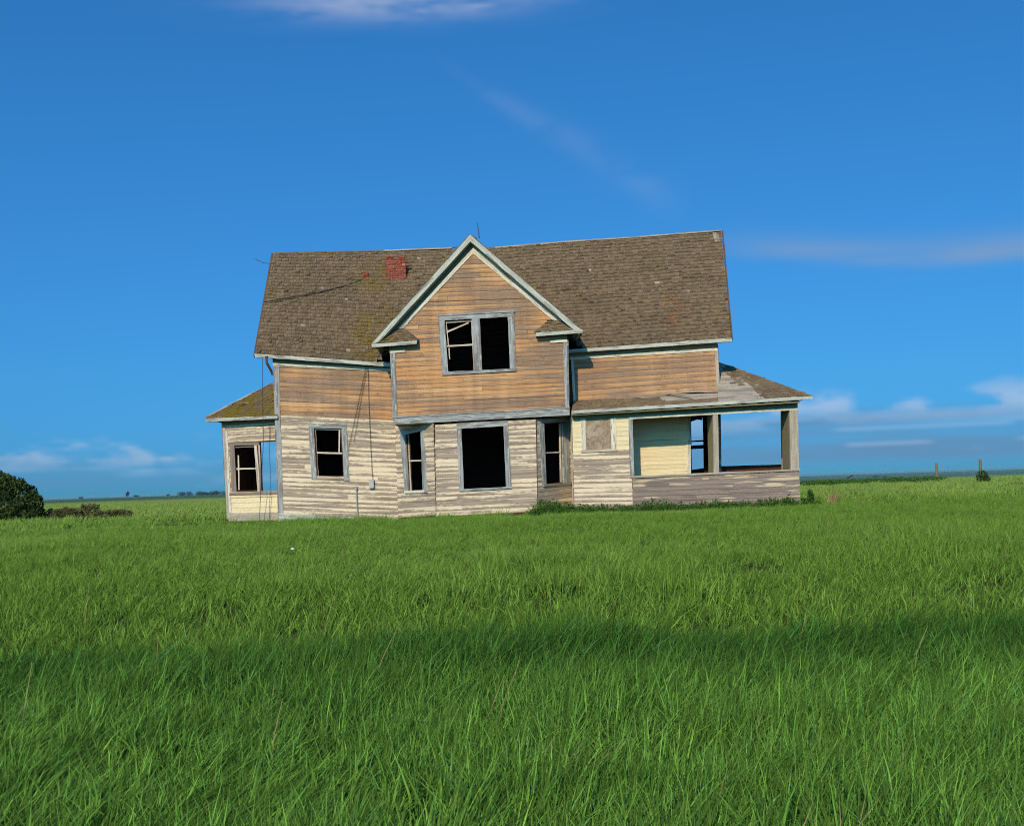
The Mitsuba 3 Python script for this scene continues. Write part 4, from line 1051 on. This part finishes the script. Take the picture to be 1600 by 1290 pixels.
V, F, U = leaves(900, [[p[0] + .12, 39.8, gz + .36], [p[0] - .12, 39.6, gz + .16], [p[0] + .3, 39.7, gz + .12]], [[.1, .2, .30], [.26, .3, .2], [.2, .2, .14]], .06, 15, .3)
put('corner_weed', V, F, 'weed_mat', U, label='dark upright weed clump at the right porch corner', category='weed')

# big dark bush at the left edge
def bush(name, px, py, Y, blobs, n, size, mat, label, cat, limbs, seed, extra=0):
    p = at(px, py, Y); g = np.array([p[0], p[1], float(ground_z(p[0], p[1]))])
    k = key('', name); labels[k] = {'label': label, 'category': cat}
    qb = np.random.default_rng(seed + 7); blobs = [list(b) for b in blobs]
    for b in list(blobs):
        for _ in range(extra):
            th, ph = qb.uniform(0, 2 * np.pi), qb.uniform(-.2, 1.2); s_ = qb.uniform(.16, .42)
            blobs.append([b[0] + b[3] * math.cos(th) * math.cos(ph), b[1] + b[4] * math.sin(th) * math.cos(ph), max(.1, b[2] + b[5] * math.sin(ph)), b[3] * s_, b[4] * s_, b[5] * s_ * 1.3])
    c = [g + b[:3] for b in np.array(blobs)]; r = [b[3:] for b in np.array(blobs)]
    V, F, U = leaves(n, c, r, size, seed, .45); put(key(k, 'crown'), V, F, mat, U)
    q = np.random.default_rng(seed)
    for i in range(limbs):
        tip = c[i % len(c)] + q.normal(0, .15, 3) * np.array(r[i % len(c)]); b0 = g + np.array([q.uniform(-.25, .25), q.uniform(-.2, .2), -.1])
        mid = b0 * .5 + tip * .5 + q.normal(0, .1, 3)
        V, F, U = tube([b0, mid, tip], np.array([.06, .04, .015]) * (np.mean(r) / .9), 6); put(key(k, 'stem'), V, F, 'bark_mat', U)
bush('bush', 5, 807, 60, [(-1.6, .3, 1.5, 1.3, 1.2, 1.2), (-.7, 0, 2.0, .9, 1.0, .75), (.2, -.2, 1.75, .8, .9, .65), (.85, 0, 1.35, .75, .8, .65), (1.35, .1, .9, .6, .7, .6), (0, -.3, .8, 1.3, 1.0, .8), (-1.2, -.2, .7, 1.3, 1.0, .7), (1.15, 0, .4, .7, .7, .45), (1.75, .1, 1.15, .16, .2, .14)],
     13000, .10, 'bush_mat', 'large dark green bush at the left edge of the field', 'bush', 7, 61, extra=6)
for (px, w, h, lb, sd) in ((97, .85, .55, 'low reddish brown shrub right beside the big dark bush', 71), (130, .75, .62, 'low brown shrub in the middle of the row of three by the bush', 72), (178, .95, .42, 'flat brown shrub at the end of the row away from the big bush', 73)):
    bush('shrub', px, 806, 61, [(-w * .5, 0, h * .5, w * .55, .5, h * .55), (w * .4, .1, h * .55, w * .6, .5, h * .6), (0, 0, h * .75, w * .35, .4, h * .42)], 2000, .06, 'shrub_mat', lb, 'shrub', 4, sd, extra=4)

# fence posts on the right rise
def fence_post(px, py0, py1, Y, r, label, leanpx):
    k = key('', 'fence_post'); p = at(px, py1, Y); g = float(ground_z(p[0], p[1]))
    top = at(px - leanpx, py0, Y); b0 = np.array([p[0], p[1], g - .2])
    n = 9; pts = [b0 * (1 - t) + top * t + np.array([.02 * math.sin(9 * t), 0, 0]) for t in np.linspace(0, 1, n)]
    tubeput(k, pts, r * np.linspace(1.1, .85, n) * (1 + .08 * np.sin(np.arange(n) * 2.1)), 'bark_post', 8, label=label, category='fence post')
scene['bark_post'] = rough(lambda p, n, uv: mix(mi.Color3f(.22, .19, .15), mi.Color3f(.12, .10, .08), fbm(p.x * 15, p.y * 15, p.z * 3, 3)), .95)
fence_post(1464, 723, 746, 108, .13, 'weathered fence post farther left of the two on the right rise', 1)
fence_post(1533, 717, 748, 84, .12, 'weathered fence post with dark growth round its foot on the right rise', 2)
bush('post_weed', 1535, 750, 83.5, [(0, 0, .45, .42, .35, .5), (.25, 0, .3, .3, .3, .35)], 900, .06, 'bush_mat', 'dark weed clump round the foot of the right fence post', 'weed', 2, 81)
k = key('', 'stake'); a = at(1323, 747, 90); b = at(1333, 742, 90); 
tubeput(k, [a, (a + b) / 2 + [0, 0, .02], b], [.05, .07, .05], 'cable_mat', 6, label='dark broken stake leaning low over the distant grass right of the house', category='stake')
# dark weeds along the crest on the right
C, RD = [], []
q = np.random.default_rng(14)
for i in range(150):
    px = q.uniform(1262, 1470); Y = q.uniform(92, 118); p = at(px, 750, Y); x = p[0]
    C.append([x, Y, float(ground_z(x, Y)) + .3]); RD.append([q.uniform(.4, 1.0), .5, q.uniform(.10, .24)])
V, F, U = leaves(6000, C, RD, .10, 16, .2)
put('crest_weeds', V, F, 'weed_mat', U, label='dark low weeds along the crest of the field right of the house', category='weeds', kind='stuff')

# thin prairie haze over the whole land
scene['haze_air'] = {'type': 'homogeneous', 'albedo': {'type': 'rgb', 'value': [.72, .90, .98]}, 'sigma_t': {'type': 'rgb', 'value': [2.0e-5, 3.8e-5, 6.8e-5]}}
scene['haze'] = {'type': 'cube', 'to_world': T().translate([0, 0, -14]).scale([14600, 14600, 27]), 'bsdf': {'type': 'null'}, 'interior': {'type': 'ref', 'id': 'haze_air'}}
scene['camera']['medium'] = {'type': 'ref', 'id': 'haze_air'}
labels['haze'] = {'label': 'thin blue haze over the far prairie', 'category': 'haze', 'kind': 'stuff'}

# far trees on the horizon
def far_tree(px, Y, w, h, label, seed, name='distant_tree'):
    d = FPX * FWD + (px - 800) * RIGHT; x = (at(px, 757 - (px - 800) * .032, Y))[0]; g = float(ground_z(x, Y))
    k = key('', name); labels[k] = {'label': label, 'category': 'tree'}
    q = np.random.default_rng(seed)
    c = [[x + q.uniform(-.4, .4) * w, Y + q.uniform(-3, 3), g + h * q.uniform(.45, .75)] for _ in range(6)]
    V, F, U = leaves(420, c, [[w * .28, w * .25, h * .3]] * 6, h * .09, seed, .3); put(key(k, 'crown'), V, F, 'far_mat', U)
    V, F, U = tube([[x, Y, g - .5], [x, Y, g + h * .6]], [.35, .2], 6); put(key(k, 'trunk'), V, F, 'bark_mat', U)
for i, (px, Y, w, h, lb) in enumerate([(127, 2300, 11, 6, 'small dark tree clump on the horizon nearest the big bush'), (199, 2100, 5, 11, 'tall narrow distant tree on the left horizon'),
        (213, 2300, 12, 6, 'low rounded distant tree just right of the tall narrow one'), (262, 2400, 9, 5, 'tiny distant tree between the tall one and the long far wood'),
        (1366, 2900, 22, 9, 'dark tree clump on the far hill, left one of two right of the house'), (1381, 2900, 14, 7, 'dark tree clump on the far hill, right one of two right of the house')]):
    far_tree(px, Y, w, h, lb, 500 + i)
C, RD = [], []
q = np.random.default_rng(19)
for i in range(40):
    px = q.uniform(280, 352); Y = q.uniform(2100, 2200); x = at(px, 770, Y)[0]; h = q.uniform(3, 8)
    C.append([x, Y, float(ground_z(x, Y)) + h * .5]); RD.append([6, 5, h * .5])
V, F, U = leaves(3000, C, RD, .9, 20, .2)
put('far_wood', V, F, 'far_mat', U, label='long low far wood on the horizon left of the house', category='trees', kind='stuff')
